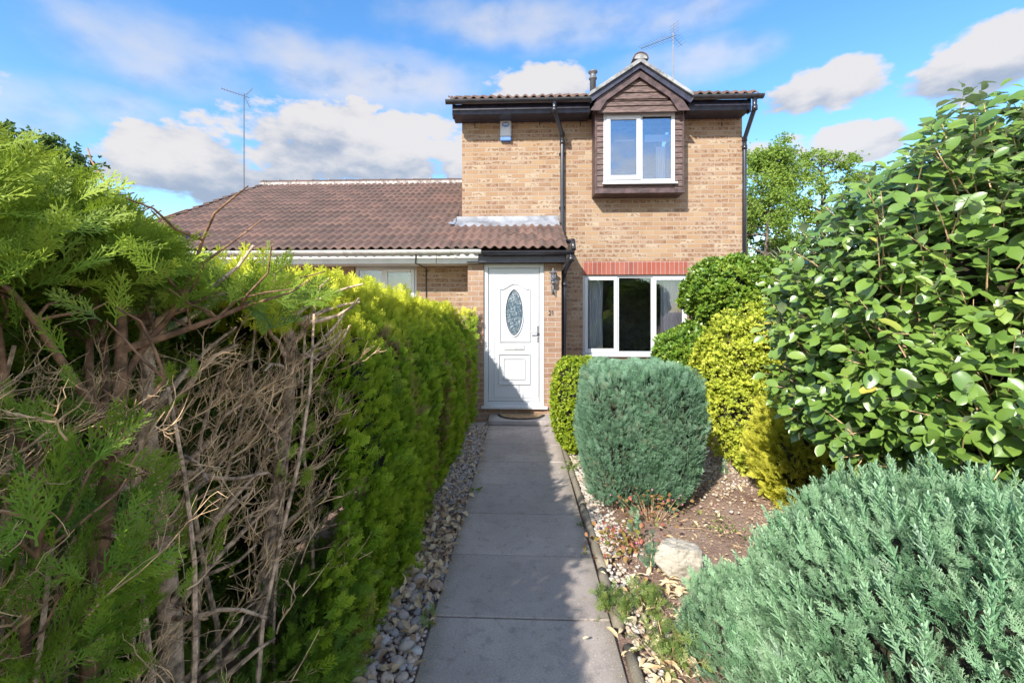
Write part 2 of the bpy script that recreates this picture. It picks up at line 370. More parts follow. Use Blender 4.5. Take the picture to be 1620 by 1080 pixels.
BR_COL = [(.275, .172, .100), (.32, .218, .130), (.24, .145, .088), (.375, .292, .203), (.265, .17, .112), (.305, .212, .14)]
M = dict(
 brick=brick('buff_brick', BR_COL, (.36, .31, .265), .72),
 pier=brick('brown_brick', [(.27, .155, .10), (.32, .205, .135), (.25, .15, .10), (.35, .245, .17)], (.40, .36, .32), .25, bh=.075),
 soldier=brick('red_soldier_brick', [(.23, .060, .042), (.30, .085, .060), (.20, .05, .04)], (.36, .27, .23), .2, True, bw=.30, bh=.075),
 tile=tile_mat('clay_brown_tile', (.088, .056, .047), (.115, .071, .059), (.15, .088, .071)),
 ridge=plain('mossy_mortar', (.42, .38, .36), .9, var=.3, scale=14, bmp=.5),
 mortar=plain('pale_verge_mortar', (.27, .28, .29), .85, var=.25, scale=10, bmp=.4),
 upvc=plain('white_upvc', (.52, .54, .57), .25, var=.02, scale=2, bmp=0, coat=.2),
 white=plain('white_gutter_plastic', (.56, .57, .56), .4, var=.12, scale=12, bmp=.05),
 dirtywhite=plain('soffit_white', (.62, .64, .64), .5, var=.06, scale=4, bmp=.03),
 black=plain('black_plastic', (.020, .022, .032), .28, var=.2, scale=9, bmp=.05, spec=.7),
 blackwood=plain('black_painted_board', (.030, .032, .060), .4, var=.25, scale=9, bmp=.15, spec=.6),
 lead=plain('weathered_lead', (.25, .265, .30), .45, var=.22, scale=6, bmp=.25),
 steel=plain('galvanised_steel', (.16, .165, .18), .5, .3, var=.1),
 chrome=plain('polished_metal', (.45, .45, .46), .4, .3, var=.02, bmp=0),
 curtain=plain('white_curtain', (.82, .80, .77), .8, var=.04, scale=3, bmp=.1),
 dark=plain('dark_interior', (.16, .145, .14), .9, var=.2),
 mat=plain('coir', (.30, .20, .11), .95, var=.2, scale=40, bmp=.8),
 rubber=plain('rubber', (.03, .03, .033), .8, var=.1),
 bark=plain('pinkish_bark', (.64, .46, .32), .9, var=.35, scale=30, bmp=.9),
 twig=plain('dead_twig', (.68, .47, .27), .9, var=.35, scale=14, bmp=.5),
 darkbark=plain('brown_branch', (.30, .17, .10), .9, var=.3, scale=25, bmp=.7),
 greybark=plain('grey_bark', (.16, .13, .10), .9, var=.3, scale=6, bmp=.5),
 core=plain('dark_core_fill', (.035, .032, .016), .95, var=.4, scale=9, bmp=1),  # dead-needle brown for added fillers that darken gaps and block light
 blue=plain('blue_plastic', (.10, .22, .55), .35, var=.05),
)
def wood_mat():
    m, t, b = mat('brown_weathered_cladding'); p = worldpos(t)
    mp = t.nodes.new('ShaderNodeMapping'); mp.inputs['Scale'].default_value = (3, 3, 40); t.links.new(p, mp.inputs[0])
    n = noise(mp.outputs[0], 3, 5, .65, t); c = mixc(smooth(n, .35, .7, t), (.045, .028, .026), (.20, .135, .12), t)
    t.links.new(c, b.inputs['Base Color']); b.inputs['Roughness'].default_value = .7; bump(t, b, n, .5, .004); return m
M['wood'] = wood_mat()
M['trim'] = plain('brown_trim', (.085, .052, .052), .5, var=.25, scale=10, bmp=.2)
def glass(name, refl, tint=(1, 1, 1)):
    m, t, b = mat(name); t.nodes.remove(b)
    g = t.nodes.new('ShaderNodeBsdfGlossy'); g.inputs['Roughness'].default_value = .02; g.inputs['Color'].default_value = (.9, .94, 1, 1)
    tr = t.nodes.new('ShaderNodeBsdfTransparent'); tr.inputs[0].default_value = (*tint, 1)
    n = noise(worldpos(t), 1.3, 2, .5, t); bp = t.nodes.new('ShaderNodeBump'); bp.inputs['Strength'].default_value = .05; t.links.new(n, bp.inputs['Height']); t.links.new(bp.outputs[0], g.inputs['Normal'])
    f = t.nodes.new('ShaderNodeFresnel'); f.inputs[0].default_value = 1.5
    fac = nm('ADD', nm('MULTIPLY', f.outputs[0], 1.5, t=t), refl, t=t, clamp=True)
    mx = t.nodes.new('ShaderNodeMixShader'); t.links.new(fac, mx.inputs[0]); t.links.new(tr.outputs[0], mx.inputs[1]); t.links.new(g.outputs[0], mx.inputs[2])
    t.links.new(mx.outputs[0], t.nodes['Material Output'].inputs[0]); return m
M['glass'] = glass('window_glass', .16, (.80, .86, .95)); M['glass_low'] = glass('ground_window_glass', .03, (.88, .9, .93))
def oval_glass():
    m, t, b = mat('leaded_glass'); p = worldpos(t)
    n = noise(p, 14, 3, .6, t, 1.8); n = nm('ABSOLUTE', nm('SUBTRACT', n, .5, t=t), t=t)
    l = nm('SUBTRACT', 1, smooth(n, .004, .035, t), t=t)
    c = mixc(l, (.05, .09, .12), (.30, .34, .37), t); t.links.new(c, b.inputs['Base Color']); b.inputs['Roughness'].default_value = .15
    bump(t, b, n, 1, .02); return m
M['oval'] = oval_glass()
# ground covers
def soil_mat():
    m, t, b = mat('soil'); p = worldpos(t)
    n = noise(p, 2.2, 6, .65, t); n_2 = noise(p, 30, 6, .75, t); n3 = noise(p, 110, 3, .7, t)
    c = ramp(t, n, [(.3, (.25, .155, .12)), (.5, (.38, .265, .21)), (.7, (.46, .35, .29))])
    c = mixc(nm('MULTIPLY', smooth(n_2, .52, .66, t), .55, t=t), c, (.33, .23, .18), t)
    c = mixc(nm('MULTIPLY', smooth(n3, .58, .68, t), .6, t=t), c, (.50, .42, .34), t)
    c = mixc(nm('MULTIPLY', nm('SUBTRACT', 1, smooth(n3, .36, .44, t), t=t), .6, t=t), c, (.05, .03, .025), t)
    t.links.new(c, b.inputs['Base Color']); b.inputs['Roughness'].default_value = .95; b.inputs['Specular IOR Level'].default_value = .15
    bump(t, b, nm('ADD', n_2, nm('MULTIPLY', n3, .4, t=t), t=t), 1, .03); return m
M['soil'] = soil_mat()
def concrete(name, a, b_, c_):
    m, t, b = mat(name); p = worldpos(t)
    n = noise(p, 1.6, 6, .6, t); n_2 = noise(p, 110, 4, .8, t); n3 = noise(p, 14, 5, .7, t); rr = attr(t, 'rnd')
    c = mixc(smooth(n, .35, .68, t), a, b_, t); c = mixc(nm('MULTIPLY', rr, .45, t=t), c, tuple(x*.72 for x in c_), t)
    bl_ = smooth(noise(p, 5.5, 4, .6, t, .6), .58, .64, t); c = mixc(nm('MULTIPLY', bl_, .22, t=t), c, tuple(x*.55 for x in a), t)
    sx_ = t.nodes.new('ShaderNodeSeparateXYZ'); t.links.new(p, sx_.inputs[0]); ed = smooth(nm('ADD', nm('ABSOLUTE', sx_.outputs[0], t=t), nm('MULTIPLY', noise(p, 9, 4, .6, t), .12, t=t), t=t), .42, .53, t); c = mixc(nm('MULTIPLY', ed, .5, t=t), c, (.14, .13, .08), t)
    c = mixc(nm('MULTIPLY', smooth(n3, .52, .68, t), .5, t=t), c, tuple(x*.6 for x in a), t)
    c = mixc(nm('MULTIPLY', smooth(n_2, .55, .68, t), .5, t=t), c, tuple(min(1, x*1.5) for x in b_), t)
    c = mixc(nm('MULTIPLY', nm('SUBTRACT', 1, smooth(n_2, .36, .45, t), t=t), .45, t=t), c, tuple(x*.5 for x in a), t)
    t.links.new(c, b.inputs['Base Color']); b.inputs['Roughness'].default_value = .85; b.inputs['Specular IOR Level'].default_value = .25
    bump(t, b, nm('ADD', n_2, n3, t=t), .35, .005); return m
M['slab'] = concrete('path_concrete', (.33, .29, .265), (.43, .38, .345), (.38, .335, .305))
M['step'] = concrete('step_concrete', (.30, .27, .26), (.42, .38, .36), (.36, .32, .3))
M['kerb'] = concrete('kerb_concrete', (.22, .19, .16), (.40, .35, .30), (.34, .3, .26))
def stone_mat(name, cols, spk=.3):
    m, t, b = mat(name); p = worldpos(t)
    oi = t.nodes.new('ShaderNodeObjectInfo'); r = nm('FRACT', nm('ADD', attr(t, 'rnd'), oi.outputs['Random'], t=t), t=t)
    c = ramp(t, r, [(i/(len(cols)-1), q) for i, q in enumerate(cols)])
    n = noise(p, 60, 5, .7, t); c = mixc(nm('MULTIPLY', smooth(n, .5, .7, t), spk, t=t), c, (.12, .11, .10), t); c = mixc(nm('MULTIPLY', smooth(noise(p, 17, 5, .7, t), .5, .62, t), spk*.7, t=t), c, (.20, .17, .13), t)
    t.links.new(c, b.inputs['Base Color']); b.inputs['Roughness'].default_value = .75; bump(t, b, n, .3, .004); return m
M['cobble'] = stone_mat('cobble', [(.30, .22, .18), (.42, .36, .31), (.24, .23, .23), (.50, .40, .33), (.36, .36, .38), (.46, .44, .42)])
M['whitestone'] = stone_mat('white_gravel', [(.46, .42, .36), (.58, .55, .50), (.36, .29, .22), (.50, .46, .41), (.40, .28, .20)], .25)
M['rock'] = stone_mat('pale_rock', [(.42, .39, .33), (.42, .39, .33)], .75)
M['litter'] = foliage('dry_leaf_litter', [(.1, (.24, .15, .10)), (.4, (.42, .30, .19)), (.7, (.58, .47, .30)), (.95, (.30, .20, .16))], (.62, .52, .36), .4, .8, .1, 5)
M['strawleaf'] = foliage('fallen_straw_leaf', [(.1, (.60, .45, .24)), (.5, (.72, .62, .40)), (.9, (.55, .30, .12))], (.75, .66, .45), .4, .7, .15, 5)

# ------------------------------------------------------------------ ground, path, kerb, step
def ground():
    xs = np.concatenate([[-250, -60, -20, -8], np.arange(-4, 5.01, .07), [8, 20, 60, 250]]); ys = np.concatenate([[-250, -40, -8], np.arange(-2, 7.6, .07), [9, 14, 30, 80, 400]])
    Xg, Yg = np.meshgrid(xs, ys, indexing='ij')
    Z = -.035+.02*np.sin(Xg*3.1+Yg*1.7)*np.cos(Yg*2.3-Xg)+.012*np.sin(Xg*9+2*np.sin(Yg*7))*np.sin(Yg*8.3)
    inner = (Xg > .6) & (Xg < 4.5) & (Yg > 0) & (Yg < 7.5)
    Z += np.where(inner, .035+.008*rng.standard_normal(Z.shape), 0)
    Z += np.where(inner, .05*np.clip((Xg-1.2)/2, 0, 1), 0)
    V = np.stack([Xg, Yg, Z], -1).reshape(-1, 3); nx, ny = len(xs), len(ys)
    i, j = np.meshgrid(np.arange(nx-1), np.arange(ny-1), indexing='ij'); a = (i*ny+j).ravel()
    F = np.stack([a, a+ny, a+ny+1, a+1], 1)
    return npmesh('ground', V, F, M['soil'], None, smooth_=True)
tag(ground(), kind='structure')
PX0, PX1 = -.465, .455
b = MB(); rn = []
ys = [2.335+.6*k for k in range(-6, 7)]; ys[-1] = 6.57
for y0, y1 in zip(ys, ys[1:]):
    b.box(PX0, PX1, y0+.0055, y1-.0055, -.05, .0+random.uniform(-.002, .002), .005); rn += [random.random()]*26
pth = b.build('path', M['slab']); at = pth.data.attributes.new('rnd', 'FLOAT', 'FACE'); at.data.foreach_set('value', rn); tag(pth, kind='structure')
b = MB(); y = -.6; k = 0
while y < 6.5:
    L = .915; x = PX1+.012+random.uniform(-.006, .006)
    if k == 3: L = .5
    n = 6; tx = random.uniform(-.01, .012)
    b.tube([(x+.026+tx*i/n, y+.006+(L-.012)*i/n, .0+random.uniform(-.003, .003)) for i in range(n+1)], .03, 8)
    y += L+(.13 if k == 2 else 0); k += 1
kb = b.build('kerb', M['kerb'], smooth_=True); kb.scale = (1, 1, 1); tag(kb, kind='structure')
x0, x1 = wx(772, 6.25), wx(877, 6.25)
tag(MB().box(x0, x1, 6.2, 6.575, .004, .068, .008).build('doorstep', M['step']), 'low grey concrete slab step below the white front door', 'step')
# half-round mat on the step
mx_, my_ = (x0+x1)/2+.0, 6.555
def half(r0, sx=1): return [(mx_+r0*sx*cos(pi+pi*i/24), my_+r0*.86*sin(pi+pi*i/24)) for i in range(25)]
dm = empty('doormat', (mx_, my_, .07), 'half-round brown coir mat with black rim lying on the doorstep', 'doormat')
def slabpoly(pts, z0, z1):
    m = MB(); n = len(pts); m.add([(x, y, z0) for x, y in pts]+[(x, y, z1) for x, y in pts], [tuple(range(n-1, -1, -1)), tuple(range(n, 2*n))]+[(i, (i+1) % n, (i+1) % n+n, i+n) for i in range(n)]); return m
slabpoly(half(.345), .0685, .078).build('rim', M['rubber'], dm); slabpoly(half(.315), .079, .088).build('pile', M['mat'], dm)

# ------------------------------------------------------------------ house
YM, YP, YE = 7.6, 6.6, 6.4          # main wall, porch front, porch eave
XL, XR = wx(731, YM), wx(1174, YM); YB = 13.6
EZ = 4.80                            # wall top
SLP = .48                            # lower roof slope
EAVZ = wz(800, 393, YE)
PXR = wx(888, YP); PXL = wx(740, YP); DX0, DX1 = wx(765, YP), wx(861, YP)
DZ1 = wz(813, 416.5, YP); DZ0 = wz(813, 643, YP)
house = empty('brick_house', ((XL+XR)/2, YM, 0), 'two-storey buff brick house with white front door, timber-clad dormer and dark tiled roof', 'house')
GX0, GX1 = wx(922, YM), wx(1089, YM); GZ0, GZ1 = wz(980, 561, YM), wz(980, 434.5, YM)
BX0, BX1 = wx(955, YM), wx(1070, YM)
m = MB().wall(XL, XR, -.1, EZ, YM, [(GX0, GX1, GZ0, GZ1), (BX0+.1, BX1-.1, 3.95, 4.6)], .1)
m.add([(XL, YM, -.1), (XL, YB, -.1), (XL, YB, EZ), (XL, YM, EZ)], [(0, 3, 2, 1)]).add([(XR, YM, -.1), (XR, YB, -.1), (XR, YB, EZ), (XR, YM, EZ)], [(0, 1, 2, 3)])
m.add([(XL, YB, -.1), (XR, YB, -.1), (XR, YB, EZ), (XL, YB, EZ)], [(0, 3, 2, 1)])
ym = (YM+YB)/2; rz = EZ+.12+.466*(ym-YM)
for x in (XL, XR): m.add([(x, YM, EZ), (x, YB, EZ), (x, ym, rz)], [(0, 1, 2)])
m.build('wall', M['brick'], house)
# porch piers
m = MB().wall(PXL, DX0, -.1, DZ1+.02, YP).wall(DX1, PXR, -.1, DZ1+.02, YP)
m.add([(PXR, YP, -.1), (PXR, YM, -.1), (PXR, YM, 3.0), (PXR, YP, DZ1+.02)], [(0, 1, 2, 3)]).add([(PXL, YP, -.1), (PXL, 7.0, -.1), (PXL, 7.0, 2.6), (PXL, YP, DZ1+.02)], [(0, 3, 2, 1)])
m.add([(DX0, YP, -.1), (DX0, YP+.12, -.1), (DX0, YP+.12, DZ1), (DX0, YP, DZ1)], [(0, 1, 2, 3)]).add([(DX1, YP, -.1), (DX1, YP+.12, -.1), (DX1, YP+.12, DZ1), (DX1, YP, DZ1)], [(0, 3, 2, 1)])
m.wall(DX0, DX1, -.1, DZ0-.003, YP+.01)
m.build('porch_wall', M['pier'], house)
# porch beam and its gutter, soffit
m = MB(); bz0 = wz(820, 415, YP-.16)
m.box(wx(757, YP-.16), PXR+.05, YP-.16, YP-.12, bz0, wz(820, 401, YP-.16), .004); m.box(PXL, PXR+.02, YP-.12, YP+.02, bz0+.006, bz0+.02)
m.prism([(PXR+.02, bz0)]+[(PXR+.05, bz0), (PXR+.05, bz0+.1), (PXR+.02, bz0+.1)], YP-.12, YM)
m.add([(PXR+.052, YP-.16, bz0), (PXR+.052, YM-.005, bz0+.1), (PXR+.052, YM-.005, EAVZ+SLP*1.2-.02), (PXR+.052, YP-.22, EAVZ-.02)], [(0, 1, 2, 3)])
m.build('beam', M['blackwood'], house)
def gutter(mb, xa, xb, y, z, r=.055, brackets=True):
    n = 8; prof = [(y-r*cos(pi*i/n), z-r*sin(pi*i/n)) for i in range(n+1)]; prof2 = [(y-(r-.006)*cos(pi*i/n), z-(r-.006)*sin(pi*i/n)) for i in range(n, -1, -1)]
    P = prof+prof2; k = len(P)
    mb.add([(xa, a, c) for a, c in P]+[(xb, a, c) for a, c in P], [(i, (i+1) % k, (i+1) % k+k, i+k) for i in range(k)])
    for x in (xa, xb): mb.add([(x, a, c) for a, c in prof], [tuple(range(n+1))])
    if brackets:
        x = xa+.12
        while x < xb:
            pr = [(y-(r+.006)*cos(pi*i/n), z-(r+.006)*sin(pi*i/n)) for i in range(n+1)]
            mb.add([(x, a, c) for a, c in pr]+[(x+.03, a, c) for a, c in pr], [(i, i+1, i+2+n, i+1+n) for i in range(n)])
            x += random.uniform(.7, .85)
    return mb
gutter(MB(), wx(762, YE)+.006, PXR+.16, YE-.06, wz(830, 397, YE-.06)).build('porch_gutter', M['black'], house)
# pantile sheets
def tiles(name, xa, xb, y0, z0, slope, nc, g, parent, ph=0, wave=.137, amp=.031, last=None, clipx=None):
    nx = int((xb-xa)/(wave/8))+1; xs = np.linspace(xa, xb, nx); V = []; F = []; R = []
    prof = amp*(np.clip(np.cos((xs-ph)*2*pi/wave)*.75+.45, 0, 1.2)/1.2)**.8
    for k in range(nc):
        tid = np.floor((xs-ph+wave/2)/(wave*2)).astype(int); rr = np.random.default_rng(100+k+int(xa*10)).random(4000); tz = (rr[tid % 4000]-.5)*.008; tr = rr[(tid+977) % 4000]
        ya = y0+k*g; yb = ya+g+.02; yb = min(yb, last) if last else yb
        lag = (1-prof/amp)*-.010
        rows = [(ya+lag, .004), (ya+lag-.006, .028), (ya+.02, .034), (ya+(yb-ya)*.55, .016), (np.full(nx, yb), .002)]
        base = len(V)*0+sum(len(q) for q in V)
        for yy, off in rows:
            yy = yy+np.zeros(nx)
            V.append(np.stack([xs, yy, z0+slope*(yy-y0)+prof+off+tz], 1))
        for r_ in range(len(rows)-1):
            a = base+r_*nx+np.arange(nx-1); F.append(np.stack([a, a+1, a+1+nx, a+nx], 1)); R.append(tr[:-1])
    return npmesh(name, np.concatenate(V), np.concatenate(F), M['tile'], parent, np.concatenate(R), None, True)
tiles('porch_roof', XL+.0, PXR+.075, YE, EAVZ, SLP, 4, .30, house, ph=.02, last=YM-.002)
# lead apron
lz = EAVZ+SLP*(YM-YE)
m = MB(); xa, xb = wx(722, YM-.02), wx(884, YM-.02); n = 60
V = []; F = []
prof = [(YM-.012, wz(800, 342, YM)), (YM-.016, lz+.055), (YM-.06, lz+.035), (YM-.20, lz-.20*SLP+.046), (YM-.245, lz-.245*SLP+.040)]
for i in range(n+1):
    x = xa+(xb-xa)*i/n
    for j, (yy, zz) in enumerate(prof): V.append((x+(.0 if j < 2 else -.0), yy+(.006*sin(x*47) if j >= 3 else 0), zz+(.010*cos((x-.02)*2*pi/.137) if j >= 3 else 0)))
for i in range(n):
    for j in range(4): a = i*5+j; F.append((a, a+5, a+6, a+1))
m.add(V, F)
m.add([(xa-.01, YM-.20, lz-.09+.05), (xa-.01, YM+.25, lz+.12+.05), (xa-.10, YM+.15, lz+.07+.045), (xa-.13, YM-.10, lz-.045+.045)], [(0, 1, 2, 3)]).add([(xa-.0, YM-.05, lz+.03), (xa-.0, YM+.3, lz+.17), (xa+.0, YM+.3, lz+.30), (xa-.0, YM-.014, wz(731, 342, YM))], [(0, 1, 2, 3)])
m.build('lead_flashing', M['lead'], house, True)
# upper roof
UY = YM-.46; MS = .462; UZ = wz(826, 156, UY)-.03
UXL, UXR = wx(709, UY), wx(1200, UY)
GA = wx(1013, 7.1)                     # gable axis
gl, gr = wx(934, 7.1), wx(1097, 7.1)
TZ = UZ+.030
tiles('roof', UXL, gl+.05, UY, TZ, MS, 12, .30, house, ph=.05, amp=.038); tiles('roof', gr-.05, UXR, UY, TZ, MS, 12, .30, house, ph=.05, amp=.038)
tiles('roof', gl+.05, gr-.05, UY+.3, TZ+MS*.3, MS, 11, .30, house, ph=.05, amp=.038)
ycut = UY+12*.3; tz_ = UZ+MS*3.6
m = MB().add([(UXL, UY+.03, UZ-.02), (UXR, UY+.03, UZ-.02), (UXR, ycut, tz_-.02), (UXL, ycut, tz_-.02)], [(0, 1, 2, 3)]).add([(UXL, ycut, tz_+.02), (UXR, ycut, tz_+.02), (UXR, YB+.4, UZ), (UXL, YB+.4, UZ)], [(0, 1, 2, 3)])
m.build('roof_underlay', M['black'], house)
FY = YM-.36; fz0, fz1 = wz(826, 180, FY), UZ+.0
for a, c in ((UXL+.05, gl+.02), (gr-.02, UXR-.06)): MB().box(a, c, FY, FY+.022, fz0, fz1-.002, .004).build('fascia', M['blackwood'], house)
for a, c, x in ((UXL+.05, gl+.02, UXL+.05), (gr-.02, UXR-.06, UXR-.085)):
    m = MB().box(a, c, FY+.0225, YM-.004, fz0+.008, fz0+.02)
    m.prism([(x, fz0-.03), (x+.025, fz0-.03), (x+.025, fz0+.20), (x, fz0+.20)], FY+.004, FY+.1); m.add([(x, FY+.02, fz0), (x, ycut, fz0+MS*(ycut-FY)), (x, ycut, tz_-.02), (x, FY+.02, UZ-.01)], [(0, 1, 2, 3)])
    m.build('soffit', M['blackwood'], house)
gz = UZ-.012
gutter(MB(), UXL-.03, wx(934, UY-.06)+.01, UY-.06, gz, .056).build('gutter', M['black'], house)
gutter(MB(), wx(1096, UY-.06), UXR+.04, UY-.06, gz, .056).build('gutter', M['black'], house)
# downpipes
def pipe(pts, name='downpipe'):
    m = MB().tube(pts, .034, 10)
    for i, p in enumerate(pts):
        if i in (1, 2, 3): m.tube([(p[0], p[1], p[2]-.035), (p[0], p[1], p[2]+.035)], .042, 10)
    return m
dx_ = wx(877, UY-.06); dw = wx(889.5, YM-.05)
m = pipe([(dx_, UY-.06, gz-.05), (dx_, UY-.06, gz-.17), (dw, YM-.055, 4.53), (dw, YM-.055, 4.40), (dw, YM-.055, EAVZ+SLP*1.1-.05), (dw+.01, YM-.055, EAVZ+.25), (dw+.06, YE+.1, EAVZ+.12), (dw+.06, YE, EAVZ-.02)])
for z in (3.3, 4.2): m.box(dw-.05, dw+.05, YM-.04, YM-.002, z, z+.03)
m.build('downpipe', M['black'], house, True)
px2 = PXR+.055
m = pipe([(px2+.06, YE-.06, EAVZ-.1), (px2+.06, YE-.06, EAVZ-.16), (px2, YP+.12, EAVZ-.32), (px2, YP+.12, EAVZ-.5), (px2, YP+.12, .02)])
m.build('downpipe', M['black'], house, True)
rx_ = wx(1194, UY-.06); rw = XR+.03
m = pipe([(rx_, UY-.06, gz-.05), (rx_, UY-.06, gz-.2), (rw, YM-.02, 4.42), (rw, YM-.02, 4.28), (rw, YM-.02, .02)])
m.build('downpipe', M['black'], house, True)
# dormer bay
YBx = YM-.30; bz0_, bz1_ = wz(1012, 305, YBx), wz(1012, 175, YBx)
bx0, bx1 = wx(941, YBx), wx(1082, YBx)
bay = empty('x', (0, 0, 0)); bpy.data.objects.remove(bay)
fx0, fx1 = wx(954.5, YBx), wx(1067.5, YBx); fz0_, fz1_ = wz(1012, 289, YBx), wz(1012, 179, YBx)
m = MB()
m.box(bx0+.012, fx0, YBx+.0, YM-.003, bz0_+.06, bz1_); m.box(fx1, bx1-.012, YBx+.0, YM-.003, bz0_+.06, bz1_); m.box(fx0, fx1, YBx+.012, YM-.003, bz0_+.06, fz0_); m.box(fx0, fx1, YBx+.01, YM-.003, fz1_, bz1_)
m.box(fx0, fx1, YBx+.24, YM+.1, fz0_-.04, fz0_)
z = bz0_+.10
while z < bz1_-.05:                    # lapped boards on the narrow cheeks
    for a, c in ((bx0+.03, fx0-.004), (fx1+.004, bx1-.03)):
        m.add([(a, YBx-.018, z), (c, YBx-.018, z), (c, YBx-.004, z+.088), (a, YBx-.004, z+.088), (a, YBx+.002, z), (c, YBx+.002, z)], [(0, 1, 2, 3), (0, 4, 5, 1)])
    z += .09
m.build('bay_cladding', M['wood'], house)
m = MB(); m.box(bx0, bx0+.03, YBx-.022, YM-.002, bz0_, bz1_, .003); m.box(bx1-.03, bx1, YBx-.022, YM-.002, bz0_, bz1_, .003)
m.box(bx0-.004, bx1+.004, YBx-.03, YM-.0035, bz0_-.012, bz0_+.062, .004); m.box(bx0-.02, bx1+.02, YBx-.05, YM-.004, bz1_-.004, bz1_+.03, .003)
m.build('bay_trim', M['trim'], house)
win = MB()
win.frame(fx0, fx1, fz0_, fz1_, YBx-.012, YBx+.05, .055); mxx = wx(1013.5, YBx)
win.box(mxx-.025, mxx+.025, YBx-.011, YBx+.05, fz0_+.055, fz1_-.055); win.box(fx0-.02, fx1+.03, YBx-.06, YBx+.0, fz0_-.035, fz0_-.001, .004)
win.frame(fx0+.045, mxx-.006, fz0_+.04, fz1_-.045, YBx-.03, YBx-.0125, .065, .075)
uw = win.build('window', M['upvc'], house)
gl_ = MB().box(fx0+.10, mxx-.06, YBx-.008, YBx-.004, fz0_+.10, fz1_-.10); gl_.box(mxx+.03, fx1-.055, YBx+.01, YBx+.014, fz0_+.055, fz1_-.055)
gl_.build('pane', M['glass'], uw)
def curtain(mb, xa, xb, y, z0, z1, folds=5, amp=.02):
    n = folds*8; V = []; F = []
    for i in range(n+1):
        t = i/n; x = xa+(xb-xa)*t
        for zz, sq in ((z0, 1), ((z0+z1)/2, .9), (z1, .75)): V.append((xa+(x-xa)*(1 if zz != (z0+z1)/2 else .93), y+amp*sq*sin(t*folds*2*pi)+.004*sin(t*71), zz))
    for i in range(n):
        for j in (0, 1): a = i*3+j; F.append((a, a+3, a+4, a+1))
    return mb.add(V, F)
curtain(MB(), wx(1037, YBx+.2), wx(1052, YBx+.2), YBx+.17, fz0_, wz(1040, 226, YBx), 4).build('curtain', M['curtain'], uw, True)
MB().box(wx(1019, YBx+.16), wx(1060, YBx+.16), YBx+.13, YBx+.14, wz(1040, 225, YBx+.15), wz(1040, 214, YBx+.15)).build('blind', M['curtain'], uw)
MB().box(wx(972, YBx+.16), wx(1003, YBx+.16), YBx+.13, YBx+.14, wz(1040, 223.5, YBx+.15), wz(1040, 221.5, YBx+.15)).build('blind', M['curtain'], uw)
MB().box(fx0+.02, fx1-.02, YM+.3, YM+.32, 3.3, 4.8).build('room_wall', M['dark'], house)
# gable over the bay
YG = 7.08
def G(px, py, Y=YG): return W(px, py, Y)
ap = G(1013, 98); lf = G(933, 150); rt = G(1095, 150)
m = MB()
ib = [G(950, 174), G(961, 156), G(1013, 119), G(1062, 152), G(1075, 173)]
m.prism([G(935, 172), G(947, 152), G(1013, 108), G(1080, 152), G(1094, 172), G(1075, 172.5)]+ib[::-1][1:][:3]+[G(950, 172.5)], YG+.05, YG+.08)
m.build('gable_board', M['trim'], house)
m = MB(); m.prism([G(928, 154), G(1013, 99.5), G(1099, 154), G(1093, 162), G(1080, 153), G(1013, 107), G(946, 153), G(934, 162)], YG+.01, YG+.05)
m.build('bargeboard', M['blackwood'], house)
m = MB()
top = ib[2]; zc = ib[0][1]
bh_ = .105; k = 0
def half_w(z):
    zk = ib[1][1]
    if z < zk: t = (z-ib[0][1])/(zk-ib[0][1]); return ib[0][0]+t*(ib[1][0]-ib[0][0]), ib[4][0]+t*(ib[3][0]-ib[4][0])
    t = min(1, (z-zk)/(top[1]-zk)); return ib[1][0]+t*(top[0]-ib[1][0]), ib[3][0]+t*(top[0]-ib[3][0])
z = zc
while z < top[1]-.01:
    z1_ = min(z+bh_, top[1]); a0, a1 = half_w(z); c0, c1 = half_w(z1_)
    m.add([(a0-.03, YG+.095, z), (a1+.03, YG+.095, z), (c1+.03, YG+.115, z1_), (c0-.03, YG+.115, z1_), (a0-.03, YG+.13, z), (a1+.03, YG+.13, z)], [(0, 1, 2, 3), (0, 4, 5, 1)])
    z += bh_
m.build('gable_cladding', M['wood'], house)
# gable roof: two slopes running back into the main roof, mortared verge, ridge tile
YBk = UY+ (ap[1]-UZ)/MS+.35
m = MB()
V = []; F = []
nY = 9
for sgn, ft in ((-1, lf), (1, rt)):
    nx = 7; b0 = len(V)
    for j in range(nY+1):
        yy = YG+.0+(YBk-YG)*j/nY
        for i in range(nx*6+1):
            t = i/(nx*6); x = ap[0]+(ft[0]-ap[0])*t; zz = ap[1]+.03+(ft[1]-ap[1])*t
            V.append((x, yy, zz+.012*(1-(t*nx) % 1)+.016*(.5+.5*cos((yy)*2*pi/.137*1.0)) if j else zz+.012*(1-(t*nx) % 1)))
    for j in range(nY):
        for i in range(nx*6): a = b0+j*(nx*6+1)+i; F.append((a, a+1, a+2+nx*6, a+1+nx*6))
gro = npmesh('gable_roof', np.array(V), np.array(F), M['tile'], house, np.repeat(rng.random(len(F)//6+1), 6)[:len(F)])
m = MB(); m.prism([(lf[0]-.02, lf[1]-.03), (lf[0]-.01, lf[1]+.03), (ap[0], ap[1]+.055), (rt[0]+.01, rt[1]+.03), (rt[0]+.02, rt[1]-.03), (ap[0], ap[1]-.012)], YG-.03, YG+.05)
m.build('verge_mortar', M['mortar'], house)
m = MB(); n = 10; R_ = .12
for j in range(int((YBk-YG)/.42)+1):
    ya = YG-.04+j*.42; V = []; F = []
    for yy, r_ in ((ya, R_), (ya+.43, R_*.95)):
        for i in range(n+1): a = pi*i/n; V.append((ap[0]+r_*cos(a), yy, ap[1]+.03+r_*sin(a)*.9))
        for i in range(n+1): a = pi*(n-i)/n; V.append((ap[0]+(r_-.018)*cos(a), yy, ap[1]+.03+(r_-.018)*sin(a)*.9))
    k = 2*n+2; m.add(V, [(i, (i+1) % k, (i+1) % k+k, i+k) for i in range(k)]+[tuple(range(k))])
